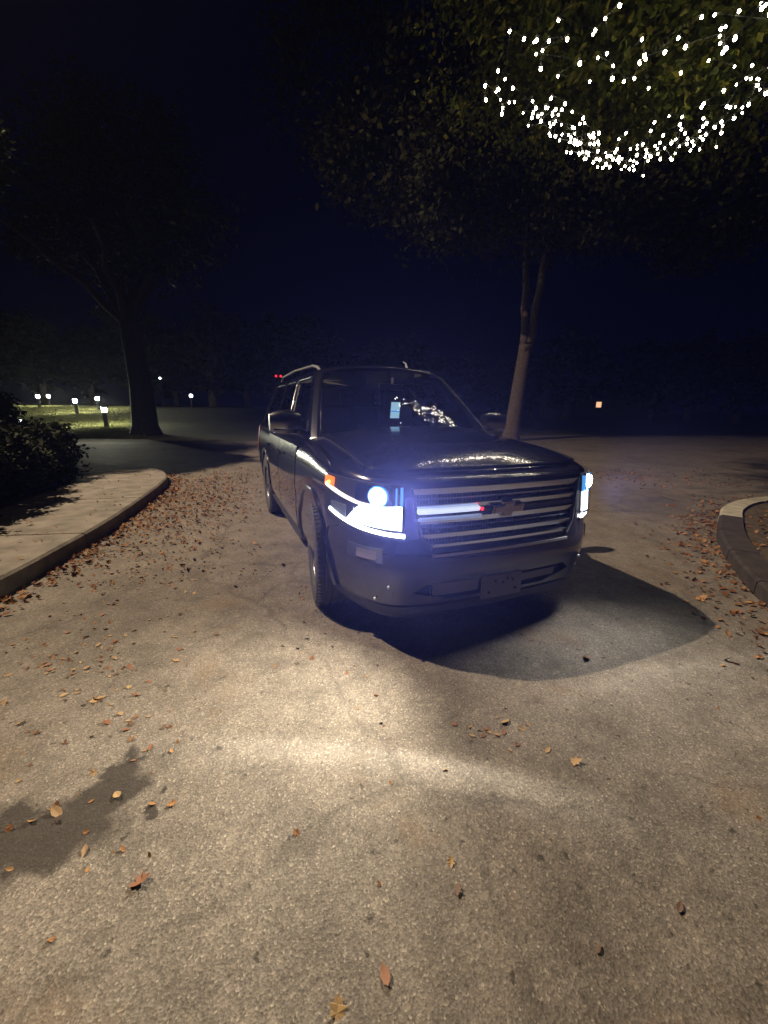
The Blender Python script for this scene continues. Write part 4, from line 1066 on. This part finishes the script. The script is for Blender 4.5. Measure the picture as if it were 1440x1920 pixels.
def litter(name, pts, label):
    v, f = [], []
    for x, y, z, s in pts:
        sv, sf = rl.choice(shapes); Mx = Matrix.Rotation(rl.uniform(0, 6.28), 3, 'Z') @ Matrix.Rotation(rl.gauss(0, .5), 3, 'X') @ Matrix.Rotation(rl.gauss(0, .5), 3, 'Y')
        i = len(v); v += [tuple(Mx @ (Vector(q) * s) + Vector((x, y, z + s * .18))) for q in sv]; f += [tuple(i + k for k in t) for t in sf]
    me = bpy.data.meshes.new(name); me.from_pydata(v, [], f); me.materials.append(M['litter']); o = bpy.data.objects.new(name, me); C.objects.link(o)
    tag(o, label, 'leaf litter', kind='stuff')
pts = []
for _ in range(2600):   # main drift to the right of the kerb tip
    x, y = rl.gauss(-3.0, 0.50), rl.gauss(6.1, 1.5)
    x += -0.22 * (y - 6.1)
    if inside_L(x, y) or y > 10 or y < 3.0: continue
    pts.append((x, y, 0.0 + rl.random() * 0.02, rl.uniform(.018, .05)))
for _ in range(1700):
    k = rl.randrange(8, 52); p = KL[min(k, len(KL) - 1)] - NL[k] * abs(rl.gauss(0.0, 0.13)); pts.append((p.x + rl.gauss(0, .08), p.y + rl.gauss(0, .08), 0.004, rl.uniform(.02, .06)))
litter('leaf_drift', [p for p in pts if not inside_L(p[0] - 0.0, p[1])], 'orange brown leaf drift along the left kerb')
pts = []
for _ in range(1300):
    y = rl.uniform(0.9, 7.5); x = rl.uniform(-3.3, 0.2) - 0.10 * y
    if noise.noise(Vector((x * 1.3, y * 0.9, 3.0))) < 0.02 * rl.gauss(0, 3) or inside_L(x, y): continue
    pts.append((x, y, 0.0, rl.uniform(.010, .035)))
for _ in range(900):
    y = rl.uniform(0.6, 16); x = rl.uniform(-2, 12)
    pts.append((x, y, 0.0, rl.uniform(.008, .028)))
litter('leaf_crumbs', pts, 'small broken leaf pieces scattered over the road')
pts = []
for _ in range(1500):
    k = rl.randrange(10, len(KR) - 20); p = KR[k].lerp(KR[k + 1], rl.random()) - NR[k] * abs(rl.gauss(0.0, 0.26)); pts.append((p.x + rl.gauss(0, .05), p.y + rl.gauss(0, .05), 0.003, rl.uniform(.02, .06)))
for _ in range(1400):
    k = rl.randrange(10, len(KR) - 10); p = KR[k] + NR[k] * rl.uniform(0.26, 2.2); pts.append((p.x, p.y, 0.098, rl.uniform(.03, .07)))
for _ in range(500):
    x, y = rl.gauss(5.5, 1.6), rl.gauss(9, 0.7); pts.append((x, y, 0.003, rl.uniform(.02, .06)))
litter('leaf_litter', pts, 'brown leaf litter on and beside the right island')
# sidewalk leaves
pts = []
for _ in range(220):
    k = rl.randrange(8, 46); p = KL[k] + NL[k] * rl.uniform(0.08, 1.3); pts.append((p.x, p.y, 0.156, rl.uniform(.015, .045)))
litter('sidewalk_leaves', pts, 'few small dry leaves on the left sidewalk')

# ------------------------------------------------------------------ haze: added mist, stands in for the blue lens glare at the headlights
hz = MB().box((0, 190, 12.2), (1010, 640, 26.6)).build('haze', []); 
hm = bpy.data.materials.new('glare_mist'); hm.use_nodes = True; n = hm.node_tree.nodes; n.remove(n['Principled BSDF'])
pv = n.new('ShaderNodeVolumePrincipled'); pv.inputs['Color'].default_value = (0.85, 0.88, 1.0, 1); pv.inputs['Density'].default_value = 0.00020; pv.inputs['Anisotropy'].default_value = 0.72
hm.node_tree.links.new(pv.outputs[0], n['Material Output'].inputs['Volume']); hz.data.materials.append(hm); hz['kind'] = 'stuff'
